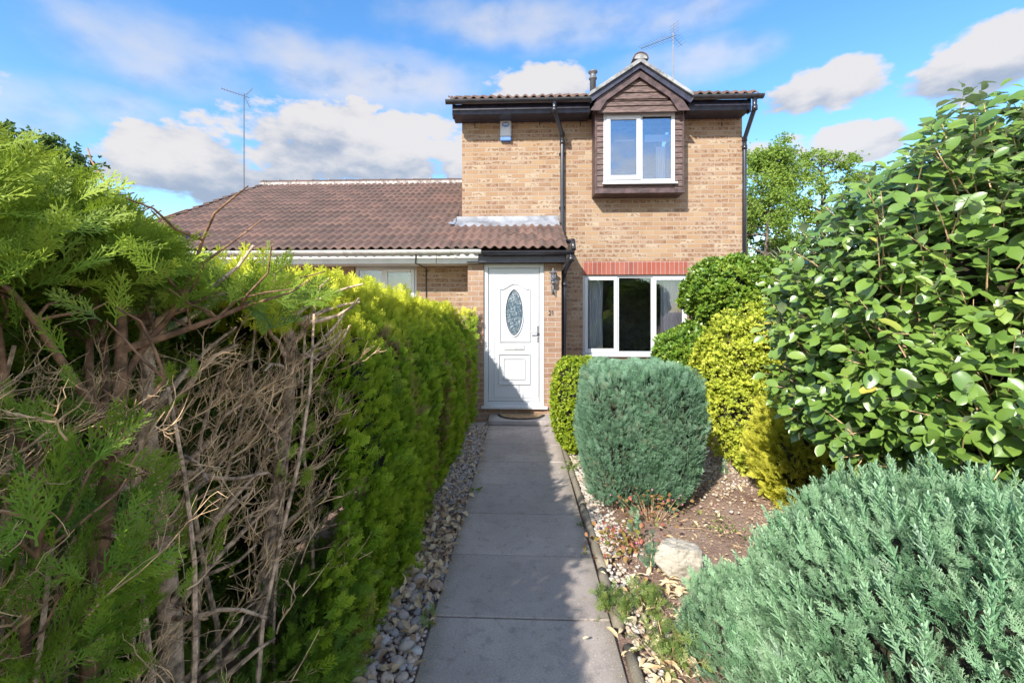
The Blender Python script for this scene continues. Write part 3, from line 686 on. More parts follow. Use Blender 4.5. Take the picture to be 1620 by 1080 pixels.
m.build('ridge_tile', M['tile'], house)
m = MB(); m.prism([(ap[0]+.1*cos(pi*i/8), ap[1]+.03+.085*sin(pi*i/8)) for i in range(9)], YG-.035, YG+.1); m.build('ridge_mortar', M['mortar'], house)
# ground window
yw = YM+.05
m = MB(); m.frame(GX0+.003, GX1-.003, GZ0+.003, GZ1-.003, yw, yw+.06, .05); ma, mb_ = wx(977, yw), wx(1032, yw)
for x in (ma, mb_): m.box(x-.022, x+.022, yw+.001, yw+.06, GZ0+.05, GZ1-.05)
for a, c in ((GX0+.03, ma-.003), (mb_+.003, GX1-.03)): m.frame(a, c, GZ0+.035, GZ1-.03, yw-.018, yw-.0005, .06, .065)
m.box(GX0-.005, GX1+.005, YM-.06, yw+.03, GZ0-.03, GZ0+.001, .004)
gw = m.build('window', M['upvc'], house)
m = MB(); m.box(GX0+.08, ma-.055, yw-.004, yw-.001, GZ0+.09, GZ1-.08); m.box(ma+.022, mb_-.022, yw+.02, yw+.024, GZ0+.05, GZ1-.05); m.box(mb_+.055, GX1-.08, yw-.004, yw-.001, GZ0+.09, GZ1-.08)
m.build('pane', M['glass_low'], gw)
curtain(MB(), wx(929, 7.8), wx(955, 7.8), 7.83, GZ0-.05, GZ1, 5, .03).build('curtain', M['curtain'], gw, True)
curtain(MB(), wx(1046, 7.8), wx(1092, 7.8), 7.83, GZ0-.05, GZ1, 8, .03).build('curtain', M['curtain'], gw, True)
MB().box(GX0-.3, GX1+.3, 9.3, 9.35, 0, 2.6).build('room_wall', M['dark'], house)
MB().box(GX0-.0, wx(1089, YM)+.0, YM-.008, YM+.1, GZ1+.001, wz(980, 413, YM), 0).build('lintel', M['soldier'], house)
# front door
yd = YP+.03
dr = MB().frame(DX0+.002, DX1-.002, DZ0, DZ1-.002, yd, yd+.07, .065)
dr.box(DX0-.03, DX1+.05, YP-.05, yd+.0, DZ0-.028, DZ0+.012, .004)
dfr = dr.build('door_frame', M['upvc'], house)
lx0, lx1, lz0, lz1 = DX0+.07, DX1-.07, DZ0+.068, DZ1-.07
def D(cx, cy): return W(740+cx/3.6, 400+cy/3.6, yd)
m = MB().box(lx0, lx1, yd+.018, yd+.06, lz0, lz1, .006)
def mould(mb, pts, w_=.012, pr=.010, y=None, closed=True):
    y = yd+.018 if y is None else y
    P = [np.array(p) for p in pts]; n = len(P); V = []
    for i in range(n):
        a = P[(i-1) % n] if closed or i else P[i]; c = P[(i+1) % n] if closed or i < n-1 else P[i]
        d = c-a; d = d/(np.linalg.norm(d)+1e-9); nn = np.array([-d[1], d[0]])*w_/2
        for q, yy in ((P[i]-nn, y+.001), (P[i]-nn*.4, y-pr), (P[i]+nn*.4, y-pr), (P[i]+nn, y+.001)): V.append((q[0], yy, q[1]))
    F = []
    for i in range(n if closed else n-1):
        for j in range(3): a = i*4+j; c = ((i+1) % n)*4+j; F.append((a, a+1, c+1, c))
    mb.add(V, F)
def rect(x0, y0, x1, y1): return [D(x0, y0), D(x1, y0), D(x1, y1), D(x0, y1)]
mould(m, rect(152, 118, 402, 822), .014, .010)
arch = [D(183, 207)]+[D(183+6+(170-12)*t, 207-32*(sin(pi*t)**2 if .0 <= t <= 1 else 0)-4*0) for t in np.linspace(.06, .94, 15)]+[D(353, 207), D(353, 506), D(183, 506)]
mould(m, arch, .022, .018); mould(m, rect(178, 578, 353, 748), .022, .018); mould(m, rect(205, 603, 325, 720), .018, .014)
ov = []
for i in range(28):
    t = 2*pi*i/28; ov.append((265+abs(cos(t))**1.15*(1 if cos(t) > 0 else -1)*52, 340+sin(t)*136))
mould(m, [D(*p) for p in ov], .028, .018)
leaf_ = m.build('front_door', M['upvc'], house)
gl2 = MB(); pts = [D(265+(x-265)*.88, 340+(y-340)*.93) for x, y in ov]; gl2.prism(pts, yd+.008, yd+.017); gl2.build('oval_pane', M['oval'], leaf_)
ld = MB(); mould(ld, pts, .007, .003, yd+.006); ld.build('leading', M['black'], leaf_)
m = MB(); a, c = D(207, 523), D(322, 552); m.box(a[0], c[0], yd+.004, yd+.0175, c[1], a[1], .004); m.box(a[0]+.012, c[0]-.012, yd-.001, yd+.0035, c[1]+.012, a[1]-.008, .002); m.build('letterbox', M['white'], leaf_)
m = MB(); hx, hz = D(398, 462); m.box(hx-.012, hx+.014, yd+.002, yd+.0175, hz-.12, hz+.12, .004); m.tube([(hx, yd+.01, hz+.03), (hx, yd-.045, hz+.03), (hx-.03, yd-.05, hz+.028), (hx-.115, yd-.045, hz+.022)], .0095, 8); m.tube([(hx, yd+.01, hz-.05), (hx, yd-.006, hz-.05)], .012, 8); m.build('door_handle', M['chrome'], leaf_, True)
m = MB(); kx, kz = D(265, 155); m.box(kx-.006, kx+.006, yd+.008, yd+.0175, kz-.015, kz+.015, .003); m.build('spyhole', M['chrome'], leaf_)
# wall lantern
lx, lz_ = wx(875, YP-.09), 0
lt, lb = wz(875, 424, YP-.09), wz(875, 465, YP-.09); h_ = lt-lb; ly = YP-.09
m = MB().lathe(lx, ly, [(.006, lt+.0), (.012, lt-.01), (.014, lt-.035), (.055, lt-.062), (.062, lt-.068), (.058, lt-.072)], 12)
m.tube([(lx, YP-.0, lb+.07), (lx, YP-.02, lb+.07), (lx, YP-.05, lb+.02), (lx, ly, lb+.03), (lx, ly, lt-.22)], .009, 8); m.box(lx-.022, lx+.022, YP-.014, YP-.001, lb+.0, lb+.13, .006)
m.lathe(lx, ly, [(.014, lt-.235), (.04, lt-.225), (.043, lt-.20), (.03, lt-.195)], 12)
for k in range(4): a = pi/4+k*pi/2; m.tube([(lx+.036*cos(a), ly+.036*sin(a), lt-.2), (lx+.044*cos(a), ly+.044*sin(a), lt-.07)], .004, 5)
lamp = m.build('wall_lantern', M['steel'], house, True)
MB().lathe(lx, ly, [(.030, lt-.198), (.038, lt-.073)], 12).build('lamp_glass', M['glass'], lamp, True)
# number 21
def digit(mb, strokes, x, z, h, y):
    for s_ in strokes: mb.tube([(x+a*h, y, z+c*h) for a, c in s_], h*.075, 6)
n_ = MB(); nx_, nz_ = wx(868.3, YP-.01), wz(870, 498.5, YP-.01)
digit(n_, [[(0, .78), (.06, .93), (.22, 1), (.40, .93), (.46, .75), (.40, .55), (.2, .3), (0, .03), (.5, .03)]], nx_, nz_, .066, YP-.008)
digit(n_, [[(.0, .80), (.18, .98), (.18, 0)]], nx_+.046, nz_, .066, YP-.008)
n_.build('house_number', M['black'], house)
# alarm box
a0, a1 = wx(791, YM-.06), wx(809, YM-.06); z1_, z0_ = wz(800, 189, YM-.06), wz(800, 223, YM-.06)
ab = MB().box(a0, a1, YM-.075, YM-.002, z0_+.07, z1_, .018).build('alarm_box', M['upvc'], house)
MB().box(a0+.004, a1-.004, YM-.07, YM-.003, z0_, z0_+.069, .012).build('strobe_lens', M['blue'], ab)
m = MB(); m.prism([((a0+a1)/2+.062*cos(2*pi*i/20), z1_-.095+.042*sin(2*pi*i/20)) for i in range(20)], YM-.079, YM-.076); lg = m.build('badge', M['blue'], ab)
m = MB(); m.prism([((a0+a1)/2+.045*cos(pi*i/8), z1_-.100+.028*sin(pi*i/8)) for i in range(9)], YM-.082, YM-.0795); m.build('badge_emblem', M['upvc'], ab)
# weep slots
for px in (751, 854, 918, 1142):
    x, z = W(px, 196, YM); MB().box(x-.008, x+.008, YM-.004, YM+.01, z-.045, z+.03).build('weep_vent', M['rubber'], house)
# flue and aerial of the house
fxx, fzz = W(938, 128, 8.4); flu = MB().lathe(fxx, 8.4, [(.055, fzz-.35), (.055, fzz+.02), (.075, fzz+.03), (.075, fzz+.05), (.055, fzz+.06), (.055, fzz+.13), (.085, fzz+.15), (.085, fzz+.17), (.05, fzz+.175)], 14).build('flue', M['steel'], house, True)
def aerial(parent, bx, by, bz, tz2, tip, name='aerial', nel=9, el_len=.28, refl=True):
    m = MB().tube([(bx, by, bz), (bx, by, tz2)], .012, 6); o = m.build(name, M['steel'], parent)
    a = np.array([bx, by, tz2-.06]); d = np.array(tip)-a; L = np.linalg.norm(d); d /= L
    s_ = np.cross(d, [0, 0, 1]); s_ /= np.linalg.norm(s_); u_ = np.cross(s_, d)
    m = MB().tube([a-d*.12, a+d*L], .008, 5)
    for i in range(nel):
        p = a+d*L*(.12+.86*i/(nel-1)); hl = el_len/2*(1-.35*i/nel); m.tube([p-s_*hl*.6-u_*hl*.8, p+s_*hl*.6+u_*hl*.8], .0035, 4)
    if refl:
        for sg in (-1, 1):
            for j in range(4): p = a-d*.06+u_*sg*(.05+.055*j)-d*.03*j; m.tube([p-s_*.13, p+s_*.13], .003, 4)
            m.tube([a, a-d*.15+u_*sg*.24], .005, 4)
    m.build('antenna', M['steel'], o); return o
bx_, bz_ = W(1065, 125, 9.6); _, t2 = W(1065, 53, 9.6); tx2, tz3 = W(1014, 77, 9.2)
aerial(house, bx_, 9.6, bz_-.4, t2, (tx2, 9.2, tz3), nel=12)

# ------------------------------------------------------------------ bungalow on the left
YR = 11.2; BXL = wx(416, YR)
bung = empty('bungalow', (-4, 7.0, 0), 'single-storey brick bungalow with wide brown pantile roof, white fascia and gutter, behind the hedge', 'bungalow')
tiles('roof', BXL, XL-.004, YE, EAVZ, SLP, 16, .30, bung, ph=.02)
rzz = EAVZ+SLP*4.8
MB().add([(BXL, YR, rzz+.01), (XL-.01, YR, rzz+.01), (XL-.01, 16.2, EAVZ), (BXL, 16.2, EAVZ)], [(0, 1, 2, 3)]).add([(BXL, YE+.03, EAVZ-.02), (XL-.01, YE+.03, EAVZ-.02), (XL-.01, YR, rzz-.02), (BXL, YR, rzz-.02)], [(0, 1, 2, 3)]).build('back_roof', M['ridge'], bung)
m = MB(); x = BXL; mm = MB()
while x < XL-.1:
    V = []; n = 8; x2 = min(x+.44, XL-.02)
    for xx, r_ in ((x, .12), (x2, .11)):
        for i in range(n+1): a = pi*i/n; V.append((xx, YR-r_*cos(a)*1.1, rzz+.02+r_*sin(a)*.8+random.uniform(-.002, .002)))
    m.add(V, [(i, i+1, i+2+n, i+1+n) for i in range(n)]+[tuple(range(n+1))])
    MB().tube([(x-.01, YR-.12, rzz+.01), (x+.015, YR-.05, rzz+.115), (x+.015, YR+.02, rzz+.13)], .014, 5).build('ridge_joint', M['ridge'], bung); x += .43
m.build('ridge_tile', M['tile'], bung)
MB().box(BXL, XL-.02, YR-.16, YR-.11, rzz-.06, rzz+.03, .01).build('ridge_mortar', M['ridge'], bung)
# verge of the gable end
m = MB()
for k in range(16): ya = YE+.3*k; m.add([(BXL-.03, ya-.01, EAVZ+SLP*.3*k+.055), (BXL+.10, ya-.01, EAVZ+SLP*.3*k+.06), (BXL+.10, ya+.31, EAVZ+SLP*(.3*k+.3)+.035), (BXL-.03, ya+.31, EAVZ+SLP*(.3*k+.3)+.03), (BXL-.03, ya-.01, EAVZ+SLP*.3*k-.03), (BXL-.03, ya+.31, EAVZ+SLP*(.3*k+.3)-.06), (BXL+.10, ya-.01, EAVZ+SLP*.3*k-.0)], [(0, 1, 2, 3), (0, 3, 5, 4), (0, 4, 6, 1)])
m.build('verge_tile', M['tile'], bung)
BWX = [wx(560, 7.0), wx(659, 7.0)]; bw0, bw1 = 1.0, wz(620, 421, 7.0)
m = MB().wall(BXL+.3, PXL-.002, -.1, 2.36, 7.0, [(BWX[0], BWX[1], bw0, bw1)], .1)
m.add([(BXL+.3, 7.0, -.1), (BXL+.3, 15.5, -.1), (BXL+.3, 15.5, 2.5), (BXL+.3, YR, rzz-.1), (BXL+.3, 7.0, 2.5)], [(0, 4, 3, 2, 1)]).add([(BXL+.3, 15.5, -.1), (XL, 15.5, -.1), (XL, 15.5, 2.5), (BXL+.3, 15.5, 2.5)], [(0, 1, 2, 3)])
m.build('wall', M['brick'], bung)
yf = 6.52; f0, f1 = wz(700, 416.5, yf), EAVZ+.02
bx1_ = wx(756.5, yf)
m = MB().box(BXL, bx1_-.62, yf, yf+.02, f0, f1); m.box(bx1_-.61, bx1_, yf-.002, yf+.02, f0-.004, f1); m.build('fascia', M['dirtywhite'], bung)
MB().box(BXL, PXL-.003, yf+.0205, 7.0-.003, f0+.002, f0+.016).build('soffit', M['dirtywhite'], bung)
gutter(MB(), BXL, wx(762, YE), YE-.06, wz(700, 397, YE-.06)+.012, .058).build('gutter', M['white'], bung)
m = MB(); m.frame(BWX[0]+.003, BWX[1]-.003, bw0, bw1-.003, 7.04, 7.1, .06); xm = wx(606, 7.04); m.box(xm-.03, xm+.03, 7.041, 7.1, bw0+.06, bw1-.06); m.frame(xm+.02, BWX[1]-.04, bw0+.04, bw1-.04, 7.02, 7.0395, .06)
bw = m.build('window', M['upvc'], bung); MB().box(BWX[0]+.06, xm-.03, 7.06, 7.065, bw0+.06, bw1-.06).box(xm+.08, BWX[1]-.1, 7.03, 7.034, bw0+.1, bw1-.1).build('pane', M['glass_low'], bw)
MB().box(BWX[0]-.2, BWX[1]+.2, 8.0, 8.05, .5, 2.3).build('room_wall', M['dark'], bung)
cxb = wx(674, 6.98); MB().tube([(cxb-.05, yf-.01, f1), (cxb-.05, yf-.012, f0), (cxb, 6.6, f0-.02), (cxb+.0, 6.985, f0-.03), (cxb+.005, 6.985, 1.0)], .009, 5).build('cable', M['rubber'], bung)
ax_, az_ = W(386, 300, 10.6); _, at_ = W(386, 148, 10.6); tp2 = W(350, 140, 10.3)
aerial(bung, ax_, 10.6, az_-.3, at_, (tp2[0], 10.3, tp2[1]), nel=8, el_len=.2)

# ------------------------------------------------------------------ vegetation
SPR = [tpl_spray(9, 2, .030, .16, .62, s, .33) for s in (1, 2, 3)]
TUFT = [tpl_spray(4, 1, .085, .1, .7, s, .5) for s in (14, 15)]
SPR_LO = [tpl_spray(5, 2, .05, .1, .8, s) for s in (4, 5)]
PLU = [tpl_plume(26, .26, .055, s) for s in (1, 2)]
def rand_dirs(n): return unit(rng.standard_normal((n, 3)))
def fbm(P, s, seed=0):
    r = np.random.default_rng(seed); o = np.zeros(len(P))
    for k in range(5):
        d = r.standard_normal(3)*s*(1.5**k); o += np.sin(P@d+r.random()*6.28)/(1.35**k)
    return o/2.2
def sup_pts(n, c, r, ex=2.6, zmin=None, seed=0, rough=.05, depth=.06):
    "points and normals just inside a lumpy super-ellipsoid"
    c = np.array(c, float); r = np.array(r, float); P = []; Nn = []; tot = 0
    while tot < n:
        d = rand_dirs(n); q = d/(np.sum(np.abs(d)**ex, 1)**(1/ex))[:, None]; nn = unit(np.sign(q)*np.abs(q)**(ex-1)/r)
        acc = rng.random(n) < (1/np.linalg.norm(d/(1), axis=1))*1.0
        k = 1+rough*fbm(q*2.2, 1.6, seed)-depth*rng.random(n)**2
        p = c+q*r*k[:, None]
        ok = acc if zmin is None else acc & (p[:, 2] > zmin)
        P.append(p[ok]); Nn.append(nn[ok]); tot += ok.sum()
    return np.concatenate(P)[:n], np.concatenate(Nn)[:n]
def core(c, r, ex, parent, mat_=None, k=.86, zmin=-.05, name='opaque_core'):  # added opaque filler: stops see-through and blocks light from behind
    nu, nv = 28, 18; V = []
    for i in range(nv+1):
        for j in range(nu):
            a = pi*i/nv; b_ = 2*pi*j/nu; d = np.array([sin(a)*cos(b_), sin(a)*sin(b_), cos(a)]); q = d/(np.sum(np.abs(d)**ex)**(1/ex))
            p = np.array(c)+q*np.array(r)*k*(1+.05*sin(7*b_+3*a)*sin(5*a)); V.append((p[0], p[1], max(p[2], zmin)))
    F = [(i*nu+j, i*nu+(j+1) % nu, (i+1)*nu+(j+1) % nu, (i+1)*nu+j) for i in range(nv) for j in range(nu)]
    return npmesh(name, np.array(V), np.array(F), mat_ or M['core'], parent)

# colours
M['hedge'] = foliage('hedge_green', [(.08, (.035, .075, .010)), (.28, (.15, .29, .018)), (.50, (.25, .41, .024)), (.76, (.38, .52, .035)), (.98, (.30, .20, .11))], (.48, .54, .04), .65, .6, .42, 2.0, top=(1.58, 1.88, (.72, .72, .06)))  # yellow young growth on top, strengthened to paint in the sunlit rim
M['nearcon'] = foliage('cypress_green', [(.08, (.045, .10, .025)), (.38, (.12, .25, .03)), (.66, (.20, .35, .03)), (.9, (.34, .42, .05)), (1, (.30, .22, .12))], (.32, .38, .03), .5, .55, .35, 2.5, top=(1.74, 2.15, (.36, .46, .05)))
M['bluec'] = foliage('blue_green_conifer', [(.05, (.06, .145, .08)), (.45, (.15, .30, .165)), (.75, (.24, .40, .25)), (.9, (.25, .22, .13))], (.30, .46, .36), .45, .6, .2, 3)
M['juni'] = foliage('silver_blue_juniper', [(.05, (.07, .18, .085)), (.4, (.17, .35, .18)), (.75, (.26, .45, .255)), (.93, (.30, .42, .32)), (1, (.42, .30, .18))], (.42, .55, .37), .5, .6, .2, 3)
M['yel'] = foliage('yellow_green_leaf', [(.05, (.22, .30, .03)), (.4, (.42, .50, .05)), (.75, (.58, .62, .08)), (1, (.66, .66, .10))], (.72, .70, .12), .5, .5, .35, 4)
M['gold'] = foliage('golden_conifer', [(.05, (.34, .38, .04)), (.4, (.55, .57, .06)), (.8, (.70, .70, .09))], (.72, .70, .12), .6, .55, .3, 4)
M['lime'] = foliage('lime_bush', [(.05, (.10, .18, .015)), (.4, (.22, .33, .02)), (.8, (.38, .46, .03))], (.50, .55, .05), .5, .5, .35, 4)
M['topi'] = foliage('topiary_green', [(.05, (.05, .12, .016)), (.4, (.12, .24, .025)), (.75, (.20, .32, .035)), (.97, (.45, .46, .07))], (.44, .48, .07), .4, .4, .25, 4, coat=.15)
M['elae'] = foliage('glossy_leaf', [(.05, (.055, .125, .030)), (.4, (.115, .22, .040)), (.75, (.20, .315, .055)), (.93, (.31, .38, .08)), (1, (.52, .45, .08))], (.20, .30, .08), .15, .33, .22, 1.2, back=(.30, .36, .22), spec=.6, coat=.3)
M['tree'] = foliage('fresh_tree_leaf', [(.05, (.10, .18, .03)), (.4, (.18, .30, .04)), (.8, (.28, .40, .07))], (.3, .4, .06), .3, .6, .35, .5)
M['darktree'] = foliage('dark_tree_leaf', [(.05, (.03, .07, .02)), (.5, (.07, .14, .025)), (.95, (.12, .2, .03))], (.15, .25, .04), .3, .6, .3, .8)
M['ivy'] = M['darktree']

# ---- clipped hedge
def hedge_section(Y):
    "outline of the hedge: half width points (x, z) from foot on the path side, over the top, to the far side"
    t = np.clip((Y-1.0)/5.4, 0, 1); H = 1.77-.21*t+.03*np.sin(Y*2.3)
    return H
def hedge_pts(n, y0, y1):
    Y = rng.uniform(y0, y1, n); H = hedge_section(Y)
    s_ = rng.random(n)*3.05                          # 0..1.55 face, ..2.4 top, ..3.05 back
    X = np.empty(n); Z = np.empty(n); N_ = np.zeros((n, 3))
    face = s_ < 1.7; z = (s_/1.7)
    bul = -.69+.06*np.sin(np.clip(z, 0, 1)*pi*.8)-.36*np.clip((z-.58)/.42, 0, 1)**1.5-.035
    X = np.where(face, bul, 0); Z = np.where(face, z*H*.97, 0); N_[face] = (1, 0, .12)
    top = (~face) & (s_ < 2.5); tt = (s_-1.7)/.8
    X = np.where(top, -.99-tt*.6, X); Z = np.where(top, H*(.955+.045*np.sin(np.clip(tt, 0, 1)*pi)**.6), Z); N_[top] = (.1, 0, 1)
    bk = s_ >= 2.5; z3 = (s_-2.5)/.55; X = np.where(bk, -1.62, X); Z = np.where(bk, H*.95*(1-z3), Z); N_[bk] = (-1, 0, .2)
    N_[face & (z > .85)] = (.7, 0, .7)
    P = np.stack([X, Y, Z], 1); lump = .05*fbm(P, 2.2, 5)+.022*fbm(P, 6, 6)+.022*fbm(P, 17, 7)
    # vertical furrows between the plants of the row
    fur = .085*np.clip(np.cos(Y*2*pi/.62+1.2*np.sin(Z*2+Y)), 0, 1)**4*(face)
    P = P+unit(N_)*(lump-fur-.075*rng.random(n)**2)[:, None]
    return P, unit(N_), face
hedge = empty('clipped_hedge', (-1.1, 3.9, 0), 'long clipped conifer hedge, yellow-green on top, along the left side of the path', 'hedge')
sc_ = Scatter()
P, N_, face = hedge_pts(52000, 1.55, 6.42)
edge = 1.90+.28*np.clip((1.05-P[:, 2])/.5, -1.0, 1.0)*-1+.07*rng.standard_normal(len(P))
keep = (P[:, 1] > np.where(P[:, 2] < 1.50, edge, 1.5)) | (P[:, 0] < -1.3)
hole = face & (fbm(P, 11, 41) > .62) & (P[:, 2] < 1.45) & (rng.random(len(P)) < .8); keep &= ~hole
P, N_, face = P[keep], N_[keep], face[keep]
up = np.where(face[:, None], np.array([0, 0, .55]), np.array([0, 0, .8]))
d = unit(N_*.55+up+rand_dirs(len(P))*.45)
brown = smoothb = fbm(P, 1.3, 11)
rr = np.clip(rng.random(len(P))*.75+.0*P[:, 2], 0, 1); bare = (fbm(P*np.array([1, 1, .45]), 2.6, 21) > .50-.14*np.clip((P[:, 1]-3.2)/2, -.5, 1)) & face & (P[:, 2] < 1.46)
rr = np.where(bare & (rng.random(len(P)) < .75), 1.35, rr)
sel = rng.integers(0, 3, len(P)); sz = rng.uniform(.038, .072, len(P))*np.where(face, 1, 1.3)*np.where((sel == 2) & (rng.random(len(P)) < .3), 1.5, 1)
for k in range(3): q = sel == k; sc_.add(TUFT[k] if k < 2 else SPR_LO[0], P[q], d[q], N_[q]+.5*rand_dirs(q.sum()), sz[q], rr[q])
# growth closing the cut end beside the bare trunks
n = 900; P = np.stack([rng.uniform(-1.5, -.85, n), 2.12+.1*rng.standard_normal(n), rng.uniform(.05, 1.6, n)], 1); sc_.add(SPR_LO[1], P, unit(np.array([.3, -.6, .6])+rand_dirs(n)*.4), np.array([0, -1, 0])+.4*rand_dirs(n), rng.uniform(.06, .11, n), rng.random(n)*.5)
# far end facing the door
n = 2200; P = np.stack([rng.uniform(-1.6, -.66, n), 6.42+.05*rng.random(n), rng.uniform(.05, 1.58, n)], 1); sc_.add(SPR_LO[1], P, unit(np.array([0, .6, .5])+rand_dirs(n)*.4), np.array([0, 1, 0])+.4*rand_dirs(n), rng.uniform(.06, .1, n))
# long untrimmed shoots at the top
n = 300; Y = rng.uniform(1.6, 6.3, n); P = np.stack([rng.uniform(-1.5, -.95, n), Y, hedge_section(Y)-.03], 1)
sc_.add(SPR[0], P, unit(np.array([.12, 0, 1])+rand_dirs(n)*.4), rand_dirs(n), rng.uniform(.10, .17, n))
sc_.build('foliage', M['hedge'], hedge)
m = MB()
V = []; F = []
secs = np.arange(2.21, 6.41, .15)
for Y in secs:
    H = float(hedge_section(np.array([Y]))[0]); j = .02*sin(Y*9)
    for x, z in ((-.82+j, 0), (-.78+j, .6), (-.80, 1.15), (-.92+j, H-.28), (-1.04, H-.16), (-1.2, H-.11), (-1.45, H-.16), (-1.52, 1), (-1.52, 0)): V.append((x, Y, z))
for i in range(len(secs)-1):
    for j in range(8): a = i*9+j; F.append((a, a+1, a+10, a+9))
m.add(V, F); m.add([V[-9+i] for i in range(9)], [tuple(range(9))]); m.build('opaque_core', M['core'], hedge)  # solid dark filler added behind the face, shows as its dark gaps
# stems inside the hedge
def curved(a, b_, sag=.1, n=6, r=None):
    r = r or random; a, b_ = np.array(a, float), np.array(b_, float); o = np.array([r.uniform(-1, 1) for _ in range(3)])*sag*np.linalg.norm(b_-a); o2 = np.array([r.uniform(-1, 1) for _ in range(3)])*sag*.5*np.linalg.norm(b_-a)
    return [a+(b_-a)*t+o*sin(pi*t)+o2*sin(2*pi*t) for t in np.linspace(0, 1, n)]
def taper(r0, r1, n): return [r0+(r1-r0)*i/(n-1) for i in range(n)]
def twigs(mb, p, d, L, r, lev, spread=.7, upb=.25, kids=4):
    "forking twig; children leave it at growing heights"
    e = p+d*L; pts = curved(p, e, .10, 5 if lev else 4); mb.tube(pts, taper(r, r*.45, len(pts)), 5 if r > .004 else 4, False)
    if lev <= 0: return
    for k in range(kids):
        t = random.uniform(.3, 1); q = pts[min(int(t*(len(pts)-1)+.5), len(pts)-1)]
        dd = unit(d+np.array([random.gauss(0, 1) for _ in range(3)])*spread+np.array([0, 0, upb])); twigs(mb, q, dd, L*random.uniform(.45, .8), r*.6, lev-1, spread, upb, kids)

# ---- two bare-trunked conifers of the hedge near the camera
def bare_conifer(bx, by, r, lean, label, seed, nb):
    random.seed(seed); o = empty('bare_trunk_conifer', (bx, by, 0), label, 'conifer', 'bare-trunked conifers at the near end of the hedge')
    n = 9; top = np.array([bx+lean, by+.05, 1.75]); pts = curved((bx, by, -.05), top, .035, n)
    m = MB(); rad = [r*(1.25-.75*i/(n-1))*random.uniform(.93, 1.08) for i in range(n)]; m.tube(pts, rad, 12); m.build('trunk', M['bark'], o, True)
    m = MB()
    for k in range(nb):
        t = random.uniform(.3, .98); i = int(t*(n-1)); p = pts[i]; a = random.uniform(-1.9, 1.5)
        d = unit(np.array([cos(a), sin(a)*.8, random.uniform(.05, 1.0)])); L = random.uniform(.25, .42)
        q = curved(p, p+d*L, .14, 6); m.tube(q, taper(r*random.uniform(.22, .42), .004, 6), 7, False)
    m.build('branch', M['bark'], o, True)
    m = MB()
    for k in range(nb*2):
        t = random.uniform(.35, .84); p = pts[int(t*(n-1))]+np.array([random.uniform(.02, .25), random.uniform(-.3, .3), random.uniform(-.1, .1)])
        a = random.uniform(-1.4, 1.3); d = unit(np.array([cos(a)*.7, sin(a), random.uniform(.2, 1.4)])); twigs(m, p, d, random.uniform(.10, .20), random.uniform(.002, .004), 2, .55, .3, 3)
    m.build('dead_twigs', M['twig'], o); return o
T1 = (-1.08, 1.25); T2 = (-1.05, 1.83)
bare_conifer(*T2, .034, .03, 'bare tan trunk with pale dead twigs beside the green face of the hedge', 12, 20)
bare_conifer(*T1, .031, -.03, 'thick bare pinkish trunk among dead twigs nearest the camera in the hedge', 5, 24)
# thinner upright stems and twig tangle of the hedge's shaded middle
random.seed(3); m = MB()
for k in range(22):
    x, y = random.uniform(-1.25, -.85), random.uniform(.45, 1.95); q = curved((x, y, -.02), (x+random.uniform(-.12, .15), y+random.uniform(-.15, .15), random.uniform(1.0, 1.65)), .05, 7); m.tube(q, taper(random.uniform(.006, .013), .004, 7), 6, False)
m.build('stem', M['bark'], hedge)
m = MB()
for k in range(300):
    p = np.array([-1.30+.38*random.random()**1.3, random.uniform(.45, 1.92), random.uniform(.7, 1.36)]); a = random.uniform(-1.2, 1.2)
    twigs(m, p, unit(np.array([cos(a), sin(a)*.8, random.uniform(.2, 1.4)])), random.uniform(.09, .18), random.uniform(.0016, .0034), 2, .5, .35, 3)
for k in range(110):
    p = np.array([random.uniform(-1.1, -.74), random.uniform(.55, 1.05), random.uniform(.2, 1.45)]); a = random.uniform(-1.5, 1.5)
    twigs(m, p, unit(np.array([cos(a)*.6, sin(a), random.uniform(.1, 1.2)])), random.uniform(.08, .16), random.uniform(.0014, .0026), 2, .6, .2, 3)
for k in range(45):
    p = np.array([random.uniform(-1.2, -.75), random.uniform(.6, 1.9), random.uniform(0, .7)]); a = random.uniform(-1.5, 1.5)
    twigs(m, p, unit(np.array([cos(a), sin(a), random.uniform(.1, 1.0)])), random.uniform(.15, .3), random.uniform(.002, .0035), 1, .6, .2, 3)
m.build('dead_twigs', M['twig'], hedge)
def seen(P):
    "direction of a point from the garden gate: where it stands along the hedge row"
    s_, c_ = sin(TH), cos(TH); d_ = -P[:, 0]*s_+P[:, 1]*c_; d_ = np.where(d_ > .05, d_, .05); return CX+FP*(P[:, 0]*c_+P[:, 1]*s_)/d_, CY-FP*(P[:, 2]-CAMH)/d_
OUTX = [-900, 0, 60, 130, 200, 245, 275, 330, 430, 520, 620]; OUTY = [-350, 205, 215, 255, 310, 360, 400, 422, 428, 440, 450]
def thin(P, jit=True):
    "the row's ragged outline and its bare middle"
    u, v = seen(P); j = 12*rng.standard_normal(len(P)); fr = P[:, 1] > .25
    ok = v > np.interp(u, OUTX, OUTY)+np.interp(u, [100, 250, 400], [80, 60, 38])+j
    pr = np.ones(len(P)); front = P[:, 0] > -1.38
    m1 = front & (u > 90+j*2) & (u < 575) & (v > 478+j) & (v < 850+j*3); pr[m1] = .05
    m2 = front & (u > 120) & (u < 470) & (v >= 850+j*3) ; pr[m2] = .6
    m3 = front & (u <= 120+j*2) & (v > 470) & (v < 690); pr[m3] = .10
    m4 = front & (u <= 140) & (v >= 690); pr[m4] = .26
    return (ok | ~fr) & (rng.random(len(P)) < pr)
